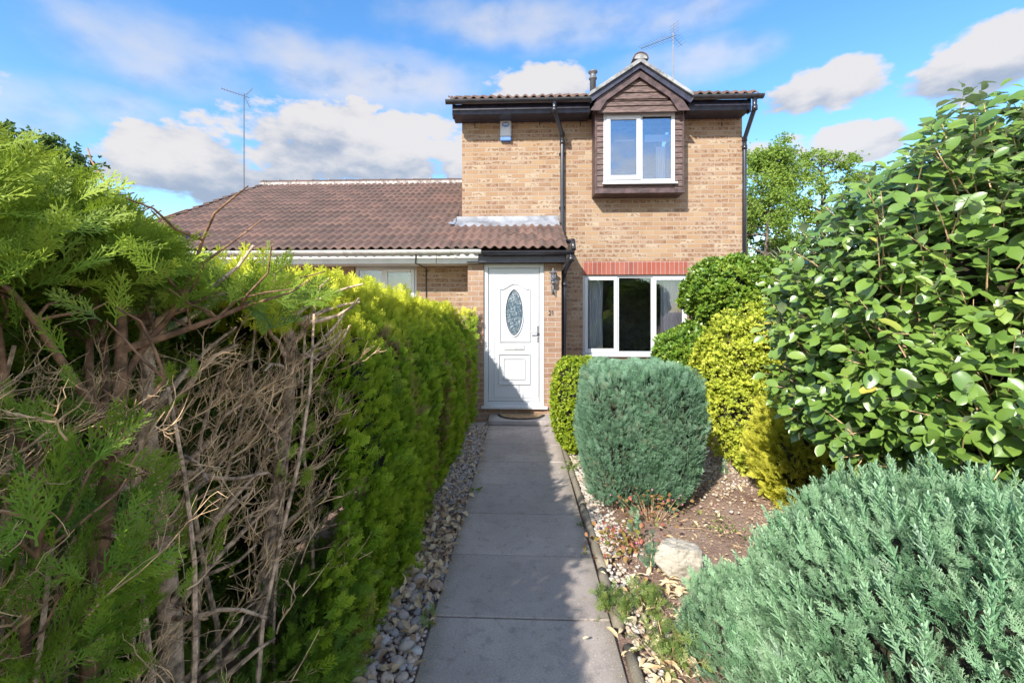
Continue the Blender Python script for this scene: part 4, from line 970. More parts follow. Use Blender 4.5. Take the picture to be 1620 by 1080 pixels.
# foliage round the bare zone: canopy above, sprouts below, dark growth behind
sc_ = Scatter()
n = 5200; Y = rng.uniform(-.9, 2.0, n); X = rng.uniform(-1.6, -.74, n)
Zt = 1.70+.12*np.sin(Y*2+X); Z = Zt+rng.uniform(-.2, .13, n)
P = np.stack([X, Y, Z], 1); k_ = (Y > .55) | (X < -.9); P = P[k_]
P[:, 2] += .07*fbm(P, 2.5, 3); P[:, 0] -= .45*np.clip(P[:, 2]-1.42, 0, .5)*(P[:, 0] > -1.1); P = P[thin(P)]
d = unit(np.array([.45, .0, .6])+rand_dirs(len(P))*.6); q = rng.integers(0, 2, len(P))
for k in range(2): s_ = q == k; sc_.add(SPR[k], P[s_], d[s_], np.array([.4, 0, .8])+.6*rand_dirs(s_.sum()), rng.uniform(.07, .135, s_.sum()))
# sprouts low down
n = 2300; Y = rng.uniform(.5, 2.0, n); X = -.72-.35*rng.random(n)**1.3; Zm = .30+.55*np.clip((1.15-Y)/.6, 0, 1)+.2*np.clip((Y-1.55)/.4, 0, 1); Z = rng.uniform(0, 1, n)*Zm
P = np.stack([X, Y, Z], 1); dn = (fbm(P, 3, 31) > -.35) & thin(P); P = P[dn]
sc_.add(SPR[1], P, unit(np.array([.5, -.1, .7])+rand_dirs(len(P))*.6), np.array([.6, -.3, .5])+.6*rand_dirs(len(P)), rng.uniform(.07, .14, len(P)), rng.random(len(P))*.6)
# dark back of the hedge
n = 5200; P = np.stack([-1.48-.12*rng.random(n), rng.uniform(-1.2, 2.2, n), rng.uniform(0, 1.75, n)], 1)
sc_.add(SPR_LO[0], P, unit(np.array([.5, 0, .5])+rand_dirs(n)*.6), np.array([1, 0, .3])+.5*rand_dirs(n), rng.uniform(.12, .2, n), rng.random(n)*.3)
n = 1500; Y = rng.uniform(.5, 1.95, n); P = np.stack([-.78-.3*rng.random(n), Y, rng.uniform(0, 1.5, n)], 1); u_, v_ = seen(P); ok = (fbm(P, 4, 77) > .45) & (v_ > 540) & (u_ > -40)
sc_.add(SPR[0], P[ok], unit(np.array([.4, -.2, .8])+rand_dirs(ok.sum())*.5), rand_dirs(ok.sum()), rng.uniform(.05, .10, ok.sum()), .5+.4*rng.random(ok.sum()))
sc_.build('foliage', M['nearcon'], hedge)
MB().add([(-1.66, -1.3, 0), (-1.66, 2.3, 0), (-1.60, 2.3, 1.6), (-1.60, -1.3, 1.6)], [(0, 1, 2, 3)]).add([(-1.66, -1.3, 0), (-.8, -1.3, 0), (-.9, -1.3, 1.5), (-1.6, -1.3, 1.6)], [(0, 1, 2, 3)]).add([(-1.6, -1.3, 1.58), (-.95, -1.3, 1.62), (-.95, .35, 1.62), (-1.6, .35, 1.58)], [(0, 1, 2, 3)]).build('opaque_core', M['core'], hedge)  # plain dark sheets added to keep light out of the bare middle

# ---- overgrown conifer leaning out at the left
oc = empty('overgrown_conifer', (-1.0, .92, 0), 'shaggy untrimmed conifer with brown crossing branches at the left edge, tallest in the hedge row', 'conifer')
random.seed(21); m = MB(); tr = [(-1.02, .98, 0), (-.99, .97, .5), (-.985, 1.0, 1.0), (-.97, 1.04, 1.3), (-.98, 1.06, 1.55), (-1.02, 1.08, 1.85)]
m.tube(tr, [.024, .021, .018, .016, .012, .006], 9, True); m.build('trunk', M['darkbark'], oc, True)
brs = [((-.98, 1.02, 1.25), (-1.15, 1.15, 1.80)), ((-.975, 1.04, 1.4), (-.82, 1.12, 1.78)), ((-.99, 1.0, 1.1), (-1.28, .9, 1.85)), ((-1.0, .97, .7), (-.80, .72, 1.25)), ((-.97, 1.04, 1.3), (-1.05, .8, 1.7)),
       ((-1.0, .97, .5), (-1.1, .72, 1.3)), ((-.98, 1.05, 1.5), (-.72, 1.28, 1.66)), ((-1.0, 1.0, 1.2), (-1.45, 1.2, 2.0)), ((-.98, 1.05, 1.5), (-1.2, 1.25, 1.95)), ((-.98, 1.0, .9), (-.78, .95, 1.45))]
m = MB(); tips = []
for a, c in brs:
    q = curved(a, c, .10, 8); m.tube(q, taper(.011, .004, 8), 7, False)
    for k in range(9):
        i = random.randint(3, 7); dd = unit(np.array([random.gauss(0, .7), random.gauss(0, .7), .5])); L = random.uniform(.10, .22); q2 = curved(q[i], q[i]+dd*L, .12, 4); m.tube(q2, taper(.004, .0018, 4), 5, False); tips += [(p, dd) for p in q2[1:]]
    tips += [(p, unit(np.array(c)-np.array(a))) for p in q[4:]]
m.build('branch', M['darkbark'], oc, True)
sc_ = Scatter()
tp = np.array([t[0] for t in tips]); td = np.array([t[1] for t in tips])
for rep in range(5):
    ok = tp[:, 2] > (1.2 if rep else .9); pp = tp[ok]+.05*rng.standard_normal((ok.sum(), 3)); tq = td[ok]; k_ = thin(pp); pp, tq = pp[k_], tq[k_]; dd = unit(tq+.7*rand_dirs(len(pp))+np.array([.1, 0, .25])); sc_.add(SPR[rep % 3], pp, dd, rand_dirs(len(pp))+np.array([.3, -.3, .5]), rng.uniform(.08, .17, len(pp)), rng.random(len(pp)))
def blob(n, c, r, sz=(.07, .14), bias=(.2, 0, .5), ex=2, tp_=None, depth=.5):
    P, N_ = sup_pts(n, c, r, ex, depth=depth, rough=.15); k_ = thin(P); P, N_ = P[k_], N_[k_]; n = len(P); d = unit(N_*.6+np.array(bias)+rand_dirs(n)*.5); sc_.add(tp_ or SPR[0], P, d, N_+.6*rand_dirs(n), rng.uniform(*sz, n), rng.random(n))
blob(1500, (-1.55, 1.30, 1.92), (.42, .55, .30)); blob(700, (-1.22, 1.30, 1.86), (.24, .3, .17)); blob(650, (-1.6, 1.0, 2.0), (.4, .5, .32)); blob(420, (-1.0, 1.25, 1.72), (.2, .25, .16)); blob(260, (-.84, 1.35, 1.66), (.14, .2, .09))
blob(700, (-1.35, .95, 1.72), (.35, .35, .2)); blob(320, (-.86, .78, 1.02), (.10, .12, .16), (.06, .12)); blob(420, (-.92, .72, .62), (.14, .16, .30), (.07, .13)); blob(500, (-.84, .74, .30), (.14, .25, .35), (.07, .14)); blob(200, (-.93, .86, 1.28), (.1, .12, .14), (.06, .11))
sc_.build('foliage', M['nearcon'], oc)

# ---- generic leafy plants on the right
def stems(o, base, c, r, n=7, rad=.014, matn='bark', name='stem'):
    m = MB()
    for k in range(n):
        a = random.uniform(0, 2*pi); t = random.uniform(.2, .75); e = (c[0]+r[0]*t*cos(a), c[1]+r[1]*t*sin(a), c[2]+r[2]*random.uniform(-.2, .6)); q = curved((base[0]+.04*cos(a), base[1]+.04*sin(a), -.03), e, .08, 6)
        m.tube(q, taper(rad, rad*.3, 6), 6, False)
    return m.build(name, M[matn], o, True)
# clipped blue-green conifer cube
bc = (.97, 3.9, .555); br = (.452, .45, .55)
bl = empty('clipped_conifer', (bc[0], bc[1], 0), 'dense blue-green conifer clipped to a rounded cube beside the path', 'conifer')
P, N_ = sup_pts(19000, bc, br, 6.0, .05, 2, .065, .12)
P[:, :2] = np.array(bc[:2])+(P[:, :2]-np.array(bc[:2]))*(.84+.16*np.clip(P[:, 2:3]/.5, 0, 1))
nz = fbm(P, 5, 8)
d = unit(N_*.55+np.array([0, 0, .75])+rand_dirs(len(P))*.35); s_ = rng.random(len(P)) < .6; sz = rng.uniform(.035, .065, len(P))*(1+.25*nz)
sc_ = Scatter(); sc_.add(PLU[0], P[s_], d[s_], rand_dirs(s_.sum()), sz[s_]); sc_.add(SPR_LO[1], P[~s_], d[~s_], N_[~s_]+.5*rand_dirs((~s_).sum()), sz[~s_]*1.3)
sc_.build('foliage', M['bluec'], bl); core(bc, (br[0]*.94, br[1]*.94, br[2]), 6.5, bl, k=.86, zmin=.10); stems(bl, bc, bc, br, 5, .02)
# low spreading juniper
jc = (1.85, 1.48, .15); jr = (.96, .86, .76)
ju = empty('spreading_juniper', (jc[0], jc[1], 0), 'wide mound of silvery blue-green juniper in the bottom right corner', 'juniper')
sc_ = Scatter(); P, N_ = sup_pts(13500, jc, jr, 2.9, 0, 4, .07, .14)
ok = (P[:, 0]/np.maximum(P[:, 1], .05) < 1.6) | (rng.random(len(P)) < .4); P, N_ = P[ok], N_[ok]
ok = (np.hypot(P[:, 0], P[:, 1]) > .75); P, N_ = P[ok], N_[ok]
JS = [tpl_spray(9, 2, .036, .30, .65, s, .30) for s in (11, 12)]
d = unit(N_*.45+np.array([-.35, -.1, .55])+rand_dirs(len(P))*.35); s_ = rng.random(len(P)) < .5; sz = rng.uniform(.052, .105, len(P))
sc_.add(JS[0], P[s_], d[s_], N_[s_]+.35*rand_dirs(s_.sum()), sz[s_]); sc_.add(JS[1], P[~s_], d[~s_], N_[~s_]+.7*rand_dirs((~s_).sum()), sz[~s_])
n = 900; P, N_ = sup_pts(n, jc, jr, 2.9, .2, 4, .07, .02); sc_.add(PLU[1], P, unit(N_*.4+np.array([-.1, 0, 1])+rand_dirs(n)*.25), rand_dirs(n), rng.uniform(.08, .15, n), .5+.5*rng.random(n))
# skirt reaching over the soil by the kerb
P, N_ = sup_pts(900, (.98, 2.02, .05), (.20, .32, .30), 2, 0, 7, .1, .3); sc_.add(JS[0], P, unit(N_*.5+np.array([-.2, 0, .6])+rand_dirs(900)*.4), N_, rng.uniform(.06, .11, 900))
sc_.build('foliage', M['juni'], ju); core(jc, jr, 2.9, ju, k=.87, zmin=-.02); stems(ju, jc, jc, jr, 6, .018)

# small-leaved bushes
BUD = [tpl_bud(5, .55, s) for s in (1, 2, 3)]; BUDL = [tpl_bud(6, .32, s) for s in (4, 5)]
def bush(name, label, cat, blobs, mat_, n_per, sz, ex=2.2, tpl=BUD, rough=.08, depth=.15, corek=.8, stemr=.012, zb=0, group=None, up_=.5, zmin=.02):
    c0 = blobs[0][0]; o = empty(name, (c0[0], c0[1], 0), label, cat, group); sc = Scatter()
    for i, (c, r) in enumerate(blobs):
        P, N_ = sup_pts(n_per[i] if isinstance(n_per, list) else n_per, c, r, ex, zmin, 30+i+len(name), rough, depth); n = len(P); q = rng.integers(0, len(tpl), n)
        d = unit(N_*.7+np.array([0, 0, up_])+rand_dirs(n)*.5)
        for k in range(len(tpl)): s_ = q == k; sc.add(tpl[k], P[s_], d[s_], rand_dirs(s_.sum()), rng.uniform(*sz, s_.sum()))
    sc.build('foliage', M[mat_], o)
    for i, (c, r) in enumerate(blobs):
        if corek: core(c, r, ex, o, k=corek)
    stems(o, c0, c0, c0 and blobs[0][1], 6, stemr); return o
tc_ = [wx(1163, 5.4), 5.4, wz(1150, 464, 5.4)]; t2_ = [wx(1090, 5.3), 5.3, wz(1086, 556, 5.3)]
topi = bush('topiary_shrub', 'dark green clipped topiary with a large round head above a smaller tier', 'topiary',
     [(tc_, (.62, .55, .42)), (t2_, (.38, .36, .30)), ((wx(1165, 5.3), 5.5, .75), (.45, .4, .55))], 'topi', [5600, 2800, 2200], (.030, .066), 2.1, rough=.13, depth=.22, corek=.80)
m = MB(); m.tube([(tc_[0]-.1, 5.42, -.02), (tc_[0]-.12, 5.4, .6), (tc_[0]-.04, 5.4, 1.2), (tc_[0], 5.4, 1.7)], [.04, .035, .03, .02], 9); m.tube([(tc_[0]-.12, 5.4, .5), (t2_[0]+.15, 5.3, .9), (t2_[0], 5.3, 1.1)], [.025, .02, .012], 7); m.build('trunk', M['darkbark'], topi, True)
bush('lime_bush', 'small clipped yellow-green bush between the path and the blue-green cube conifer', 'bush', [((wx(914, 5.0)+.02, 5.05, .56), (.29, .36, .50))], 'lime', 4200, (.020, .044), 3, rough=.07, depth=.12, corek=.86)
ybx = wx(1168, 4.7)
bush('yellow_shrub', 'tall loose yellow-leaved shrub between the topiary and the glossy-leaved shrub', 'shrub',
     [((ybx, 4.75, 1.05), (.40, .38, .52)), ((ybx-.05, 4.65, .55), (.34, .33, .45)), ((ybx+.18, 4.6, 1.3), (.28, .3, .32)), ((ybx+.1, 4.5, .25), (.28, .25, .28)), ((ybx-.17, 4.8, .95), (.22, .3, .4))], 'yel', [3200, 2000, 1400, 1200, 1100], (.022, .052), 2, rough=.28, depth=.5, corek=.62)
# golden feathery conifer
gx = wx(1283, 3.75); g0 = (gx, 3.85, .38); g1 = (.34, .32, .48)
gd = empty('golden_conifer', (gx, 3.85, 0), 'low feathery golden conifer on the bark ground below the glossy-leaved shrub', 'conifer')
sc_ = Scatter(); P, N_ = sup_pts(2600, g0, g1, 2.2, 0, 9, .15, .4); sc_.add(JS[1], P, unit(N_*.9+np.array([-.1, -.1, .5])+rand_dirs(len(P))*.3), N_+.8*rand_dirs(len(P)), rng.uniform(.09, .17, len(P)))
P, N_ = sup_pts(700, (gx+.45, 3.7, .3), (.3, .28, .34), 2.2, 0, 9, .15, .4); sc_.add(JS[1], P, unit(N_*.9+np.array([-.1, -.1, .5])+rand_dirs(len(P))*.3), N_+.8*rand_dirs(len(P)), rng.uniform(.09, .17, len(P)))
sc_.build('foliage', M['gold'], gd); core(g0, g1, 2.2, gd, k=.62); stems(gd, g0, g0, g1, 5, .01)

# large glossy-leaved shrub
LF = [tpl_leaf(.56, 5, .16, .16, .02, s) for s in (0, 1, 2, 3)]
ec = (2.64, 2.45, 1.42); er = (1.14, .95, 1.24)
el_ = empty('glossy_leaved_shrub', (ec[0], ec[1], 0), 'large evergreen shrub with big glossy oval leaves filling the right edge above the juniper', 'shrub')
P, N_ = sup_pts(3300, ec, er, 2.0, .84, 12, .09, .40)
P2, N2 = sup_pts(420, (2.75, 2.3, 2.15), (.6, .6, .50), 2, .6, 13, .15, .4); P3, N3 = sup_pts(300, (1.92, 2.5, 1.30), (.36, .5, .50), 2, .8, 14, .1, .4)
P4, N4 = sup_pts(260, (2.02, 2.0, 1.22), (.42, .4, .36), 2, .84, 15, .1, .4)
P = np.concatenate([P, P2, P3, P4]); N_ = np.concatenate([N_, N2, N3, N4])
ok = (P[:, 1] > .9) & (P[:, 0]/P[:, 1] < 1.9); P, N_ = P[ok], N_[ok]
sd = unit(N_*.7+np.array([-.1, -.1, .45])+rand_dirs(len(P))*.45)     # shoot directions
sc_ = Scatter(); sm = MB()
K_ = 7
for k in range(K_):
    ph = k*2.4+rng.random(len(P))*.8; a_ = unit(np.cross(sd, rand_dirs(len(P))*0+np.array([.3, .1, 1]))); b_ = np.cross(sd, a_)
    rad_ = a_*np.cos(ph)[:, None]+b_*np.sin(ph)[:, None]
    ld_ = unit(rad_*.95+sd*(.25+.09*k)+np.array([0, 0, -.05])+.15*rand_dirs(len(P))); pos = P+sd*(.016*k-.05)[..., None] if False else P+sd*(.022*k-.07)
    upv = unit(np.array([-.25, -.55, 1.0])+.55*rand_dirs(len(P))); sc = rng.uniform(.052, .124, len(P))*(1.05-.06*k); q = rng.random(len(P)) < (.95-.03*k)
    lr = np.clip(.15+.5*rng.random(len(P))+(.25 if k >= 5 else 0)+(rng.random(len(P)) > .96)*.5, 0, 1.3)
    sc_.add(LF[k % 4], pos[q], ld_[q], upv[q], sc[q], lr[q])
sc_.build('foliage', M['elae'], el_, True)
for i in range(0, len(P), 2):
    q = [P[i]-sd[i]*.16+np.array([0, 0, -.03]), P[i]-sd[i]*.06, P[i]+sd[i]*.07]; sm.tube(q, [.0035, .003, .0015], 4, False)
sm.build('shoot', M['twig'], el_)
core(ec, er, 2.0, el_, k=.58, zmin=.95); random.seed(9)
m = MB()
for k in range(16):
    a = random.uniform(0, 6.28); e = (ec[0]+er[0]*.75*cos(a), ec[1]+er[1]*.75*sin(a), random.uniform(.9, 2.2)); q = curved((ec[0]+.12*cos(a), ec[1]+.12*sin(a), -.02), e, .1, 8); m.tube(q, taper(.024, .007, 8), 7, False)
m.build('stem', M['darkbark'], el_, True)

# spiky plant and greenery behind, by the house corner
sx, sy = wx(1240, 8.8), 8.8
sp_ = empty('spiky_cordyline', (sx, sy, 0), 'spiky narrow-leaved plant by the right corner of the house, above the topiary', 'plant')
STRAP = tpl_leaf(.055, 6, .3, .35, 0, 1, .02); sc_ = Scatter()
for hz, hx in ((2.35, 0), (2.2, .35), (2.1, -.3)):
    n = 150; D_ = unit(rand_dirs(n)+np.array([0, 0, .55])); sc_.add(STRAP, np.tile([sx+hx, sy, hz], (n, 1))+.03*rng.standard_normal((n, 3)), D_, np.cross(D_, np.cross(np.array([0, 0, 1.]), D_))+1e-3, rng.uniform(.45, .65, n))
M['strap'] = foliage('strap_leaf', [(.05, (.10, .16, .06)), (.5, (.2, .27, .12)), (.95, (.34, .36, .22))], (.4, .4, .25), .3, .5, .2, 3)
sc_.build('leaf_rosette', M['strap'], sp_); MB().tube([(sx, sy, -.05), (sx+.02, sy, 1.2), (sx, sy, 2.35)], [.07, .05, .05], 9).tube([(sx+.01, sy, 1.2), (sx+.35, sy, 2.2)], .035, 8).tube([(sx+.01, sy, 1.1), (sx-.3, sy, 2.1)], .035, 8).build('trunk', M['greybark'], sp_, True)

# ---- trees behind
TL = [tpl_bud(4, .6, s) for s in (7, 8)]
def tree(name, label, x, y, h, cr, ztrunk, mat_, nl, lsz, clumps=26, seed=1, group=None, spread=1.0, bend=0):
    random.seed(seed); o = empty(name, (x, y, 0), label, 'tree', group); m = MB()
    pts = curved((x, y, -.1), (x+bend, y, h*.92), .03, 9); m.tube(pts, taper(h*.016, h*.002, 9), 9)
    cl = []
    for k in range(clumps):
        t = random.uniform(ztrunk/h, .97); i = t*8; p = pts[int(i)]+(pts[min(int(i)+1, 8)]-pts[int(i)])*(i-int(i)); a = random.uniform(0, 6.28); env = cr*(sin(pi*min(1, max(.06, (t*h-ztrunk)/(h-ztrunk))*.78+.18)))**.8
        e = p+np.array([cos(a)*env*random.uniform(.35, 1), sin(a)*env*random.uniform(.35, 1), random.uniform(.3, 1.2)*h*.06]); q = curved(p, e, .1, 6); m.tube(q, taper(h*.006, h*.001, 6), 5, False); cl += [(q[j], random.uniform(.5, 1)) for j in (3, 4, 5)]
        for k2 in range(3):
            e2 = q[4]+np.array([random.gauss(0, .3), random.gauss(0, .3), random.gauss(.15, .25)])*cr*.55; q2 = curved(q[3], e2, .1, 4); m.tube(q2, taper(h*.0025, h*.0006, 4), 4, False); cl += [(e2, .6)]
    m.build('trunk', M['greybark'], o, True)
    C = np.array([c for c, _ in cl]); Rr = np.array([r for _, r in cl]); i = rng.integers(0, len(C), nl); P = C[i]+rng.standard_normal((nl, 3))*(cr*.135*spread*Rr[i])[:, None]*np.array([1, 1, .7])
    sc = Scatter(); s_ = rng.random(nl) < .5; D_ = unit(rand_dirs(nl)+np.array([0, 0, -.1]))
    cr_ = rng.random(len(C))[i]*.6+rng.random(nl)*.4
    for k, q in ((0, s_), (1, ~s_)): sc.add(TL[k], P[q], D_[q], rand_dirs(q.sum()), rng.uniform(*lsz, q.sum()), cr_[q])
    sc.build('crown', M[mat_], o); return o
G_ = 'trees beyond the house on the right'
tree('leafy_tree', 'rounded fresh-green tree directly beside the right wall of the house', wx(1222, 19), 19, 8.6, 2.0, 2.6, 'tree', 11000, (.07, .13), 40, 1, G_, 1.15)
tree('leafy_tree', 'taller airy green tree with sky showing through, right of the rounded tree', wx(1300, 20), 20, 9.2, 2.1, 2.2, 'tree', 7000, (.08, .14), 30, 4, G_, .8)
tree('leafy_tree', 'airy green tree partly hidden behind the glossy-leaved shrub', wx(1385, 22), 22, 9.0, 2.2, 2.2, 'tree', 6500, (.08, .14), 28, 6, G_)
tree('leafy_tree', 'darker green tree filling in low behind the rounded tree', wx(1190, 24), 24, 7.6, 2.4, 1.2, 'darktree', 9000, (.12, .2), 24, 8, G_)
tree('garden_tree', 'dark green tree top showing above the hedge at the upper left corner', -6.3, 5.6, 3.95, 1.0, 1.2, 'darktree', 6500, (.05, .09), 26, 12)
bush('boundary_bush', 'mid-green bush behind the spiky plant near the house corner', 'bush', [((wx(1200, 12), 12, 1.2), (1.1, .8, 1.7)), ((wx(1290, 12), 12.2, 1.2), (1.3, .8, 1.5))], 'tree', 5000, (.05, .09), 2.2, rough=.15, depth=.25, corek=.85, stemr=.03)

# ------------------------------------------------------------------ stones, litter, small plants
def pebble_tpl(seed, nu=8, nv=5, lo=.75):
    r = random.Random(seed); V = []; ax = [r.uniform(.75, 1.15), r.uniform(.7, 1.0), r.uniform(.45, .7)]; e = [r.uniform(0, 6) for _ in range(4)]
    for i in range(nv+1):
        for j in range(nu):
            a = pi*(i/nv*.98+.01); b_ = 2*pi*j/nu; k = 1+.10*sin(2*b_+e[0])+.07*sin(3*b_+e[1]+a*2)+.06*cos(2*a+e[2]); V.append((ax[0]*k*sin(a)*cos(b_), ax[1]*k*sin(a)*sin(b_), ax[2]*k*cos(a)))
    F = [(i*nu+j, (i+1)*nu+j, (i+1)*nu+(j+1) % nu, i*nu+(j+1) % nu) for i in range(nv) for j in range(nu)]
    return np.array(V)*.5, np.array(F), np.zeros(len(F))
PB = [pebble_tpl(s) for s in range(5)]; PBL = [pebble_tpl(s, 6, 3) for s in range(5, 9)]
def lie(n, tilt=.25):
    a = rng.random(n)*6.28; return np.stack([np.cos(a), np.sin(a), tilt*rng.standard_normal(n)], 1), unit(np.array([0, 0, 1])+tilt*rand_dirs(n))
# nearest cobbles one by one
PBH = [pebble_tpl(s, 16, 10) for s in range(20, 26)]; protos = []
for tv, tf, tt in PBH:
    me = bpy.data.meshes.new('cobble'); me.from_pydata([tuple(v) for v in tv], [], [tuple(int(i) for i in f) for f in tf]); me.materials.append(M['cobble']); me.polygons.foreach_set('use_smooth', [True]*len(me.polygons)); protos.append(me)
random.seed(44); placed = []; tries = 0
while len(placed) < 95 and tries < 9000:
    tries += 1; y = random.uniform(1.55, 2.65); x = random.uniform(-.76, PX0-.02); s_ = random.choice([.035, .045, .055, .07, .08])*random.uniform(.85, 1.15)
    if all((x-a)**2+(y-b_)**2 > ((s_+c)*.40)**2 for a, b_, c in placed):
        placed.append((x, y, s_)); o = bpy.data.objects.new('cobble', random.choice(protos)); COL.objects.link(o); o.location = (x, y, s_*.16-.012); o.scale = (s_, s_, s_); o.rotation_euler = (random.uniform(-.3, .3), random.uniform(-.3, .3), random.uniform(0, 6.28))
        tag(o, 'smooth rounded cobble at the near end of the stone strip between hedge and path', 'cobble', 'cobbles at the near end of the strip beside the hedge')
sc_ = Scatter(); n = 5200; Y = .9+5.5*rng.random(n)**.85; X = rng.uniform(-.80, PX0-.012, n)
sz = rng.uniform(.016, .045, n)*np.where(Y < 3, 1.15, .9); Z = sz*.12-.02+.01*rng.random(n); dd, uu = lie(n, .3)
near = (Y > 1.5) & (Y < 2.7); sz = np.where(near, sz*.6, sz); q = rng.integers(0, 4, n)
for k in range(4): s_ = q == k; sc_.add(PBL[k], np.stack([X, Y, Z], 1)[s_], dd[s_], uu[s_], sz[s_])
tag(sc_.build('pebble_strip', M['cobble'], None, True), 'grey and pinkish pebbles filling the strip between hedge and path', 'pebbles', None, 'stuff')
sc_ = Scatter(); n = 620; Y = np.where(rng.random(n) < .6, rng.normal(3.0, .45, n), rng.uniform(1.6, 6.2, n)); X = rng.uniform(-.78, PX0+.005, n); dd, uu = lie(n, .7); sc_.add(tpl_leaf(.5, 4, .35, .4, .06, 3), np.stack([X, Y, .015+.02*rng.random(n)], 1), dd, uu, rng.uniform(.035, .075, n)); tag(sc_.build('leaf_litter', M['litter']), 'dry curled brown leaves lying on the pebble strip', 'dead leaves', None, 'stuff')
# white stones on the right of the kerb
sc_ = Scatter(); n = 2900; Y = rng.uniform(1.5, 6.5, n); wd_ = .08+.12*np.clip((Y-1.8)/1.3, 0, 1)+.05*np.sin(Y*3); X = PX1+.07+np.abs(rng.normal(0, .55, n))*wd_; t_ = (Y < 2.9) & (rng.random(n) < .6); X = np.where(t_ , X+.0, X)
keep = ~t_; X, Y = X[keep], Y[keep]; n = len(X); sz = rng.uniform(.015, .042, n)
# pale patch beyond the cube conifer
n2_ = 900; X = np.concatenate([X, rng.normal(1.85, .28, n2_)]); Y = np.concatenate([Y, rng.normal(4.65, .42, n2_)]); sz = np.concatenate([sz, rng.uniform(.015, .04, n2_)]); n = len(X)
dd, uu = lie(n, .4); q = rng.integers(0, 4, n); P = np.stack([X, Y, .008+sz*.15+.03*np.clip((X-1.2)/2, 0, 1)], 1)
for k in range(4): s_ = q == k; sc_.add(PBL[k], P[s_], dd[s_], uu[s_], sz[s_])
tag(sc_.build('white_gravel', M['whitestone'], None, False), 'small white and buff stones scattered along the right kerb', 'gravel', None, 'stuff')
# bark chips and straw-coloured litter over the bed
sc_ = Scatter(); n = 8500; X = rng.uniform(.6, 3.4, n); Y = rng.uniform(1.6, 6.5, n); dd, uu = lie(n, .5); sc_.add(tpl_bud(2, .35, 3), np.stack([X, Y, .012+.05*np.clip((X-1.2)/2, 0, 1)+.008*rng.random(n)], 1), dd, uu, rng.uniform(.012, .032, n)); tag(sc_.build('bark_chips', M['litter']), 'brown bark chips and twigs covering the soil bed', 'bark chips', None, 'stuff')
sc_ = Scatter(); n = 320; X = np.concatenate([rng.normal(.80, .16, 150), rng.normal(.62, .06, 60), rng.uniform(.7, 2.2, 110)]); Y = np.concatenate([rng.normal(2.40, .25, 150), rng.normal(1.95, .12, 60), rng.uniform(2.6, 4.4, 110)]); dd, uu = lie(n, .3); sc_.add(tpl_leaf(.34, 5, .3, .25, .03, 3), np.stack([X, Y, .03+.02*rng.random(n)], 1), dd, uu, rng.uniform(.025, .085, n)); tag(sc_.build('straw_leaves', M['strawleaf'], None, True), 'fallen straw-coloured leaves on the soil near the rock', 'dead leaves', None, 'stuff')
# rock
rx0, ry0 = wx(1074, 2.72), 2.75
def rock_mesh():
    rr_ = np.random.default_rng(5); nu, nv = 90, 56; V = []
    pl = [(unit(rr_.standard_normal(3)+np.array([0, 0, .3])), rr_.uniform(.62, .86)) for _ in range(11)]+[(np.array([.1, 0, 1.]), .72), (np.array([0, -.95, .3]), .74)]
    for i in range(nv+1):
        for j in range(nu):
            a = pi*(i/nv*.98+.01); b_ = 2*pi*j/nu; d = np.array([sin(a)*cos(b_), sin(a)*sin(b_), cos(a)]); k = 1.0
            for n__, o_ in pl:
                dt = d@unit(n__)
                if dt > .01: k = min(k, o_/dt)
            k += .02*sin(9*b_+5*a)*sin(7*a); V.append(d*k)
    V = np.array(V); V = V*(1+.02*fbm(V, 9, 3)+.012*fbm(V, 26, 4)+.008*rr_.standard_normal(len(V)))[:, None]
    V = np.array(V); F = np.array([(i*nu+j, (i+1)*nu+j, (i+1)*nu+(j+1) % nu, i*nu+(j+1) % nu) for i in range(nv) for j in range(nu)]); return V, F
V, F = rock_mesh(); V = V*np.array([.165, .13, .15])+np.array([rx0, ry0, .085]); ro = npmesh('rock', V, F, M['rock'], None, smooth_=False); tag(ro, 'pale angular rock sitting on the soil beside the juniper', 'rock')
# seedlings and weeds: [kind, px, Y, size, material, label]
M['pinkleaf'] = foliage('reddish_leaf', [(.05, (.10, .18, .03)), (.4, (.26, .24, .05)), (.7, (.42, .13, .09)), (1, (.5, .18, .16))], (.5, .2, .2), .4, .5, .3, 9)
M['weed'] = foliage('weed_green', [(.05, (.06, .12, .03)), (.5, (.13, .22, .05)), (.85, (.24, .30, .08)), (1, (.45, .33, .18))], (.35, .42, .08), .4, .5, .3, 7)
M['flower'] = foliage('pink_flower', [(.1, (.55, .12, .30)), (.9, (.7, .3, .5))], (.7, .35, .55), .3, .6, .3, 9)
def sprig(x, y, h, mat_, label, lean=(0, 0), name='conifer_seedling', nn=26):
    o = empty(name, (x, y, 0), label, 'seedling'); m = MB(); top = np.array([x+lean[0], y+lean[1], h]); q = curved((x, y, -.01), top, .04, 5); m.tube(q, taper(.004, .002, 5), 5, False); m.build('stem', M['twig'], o)
    sc = Scatter(); t = rng.random(nn)**.8; P = np.array([x, y, 0])+(top-np.array([x, y, 0]))*t[:, None]; a = rng.random(nn)*6.28; sc.add(SPR_LO[0], P, np.stack([np.cos(a), np.sin(a), .9+.8*t], 1), rand_dirs(nn), h*.38*(1.1-.6*t)); sc.build('foliage', M[mat_], o); return o
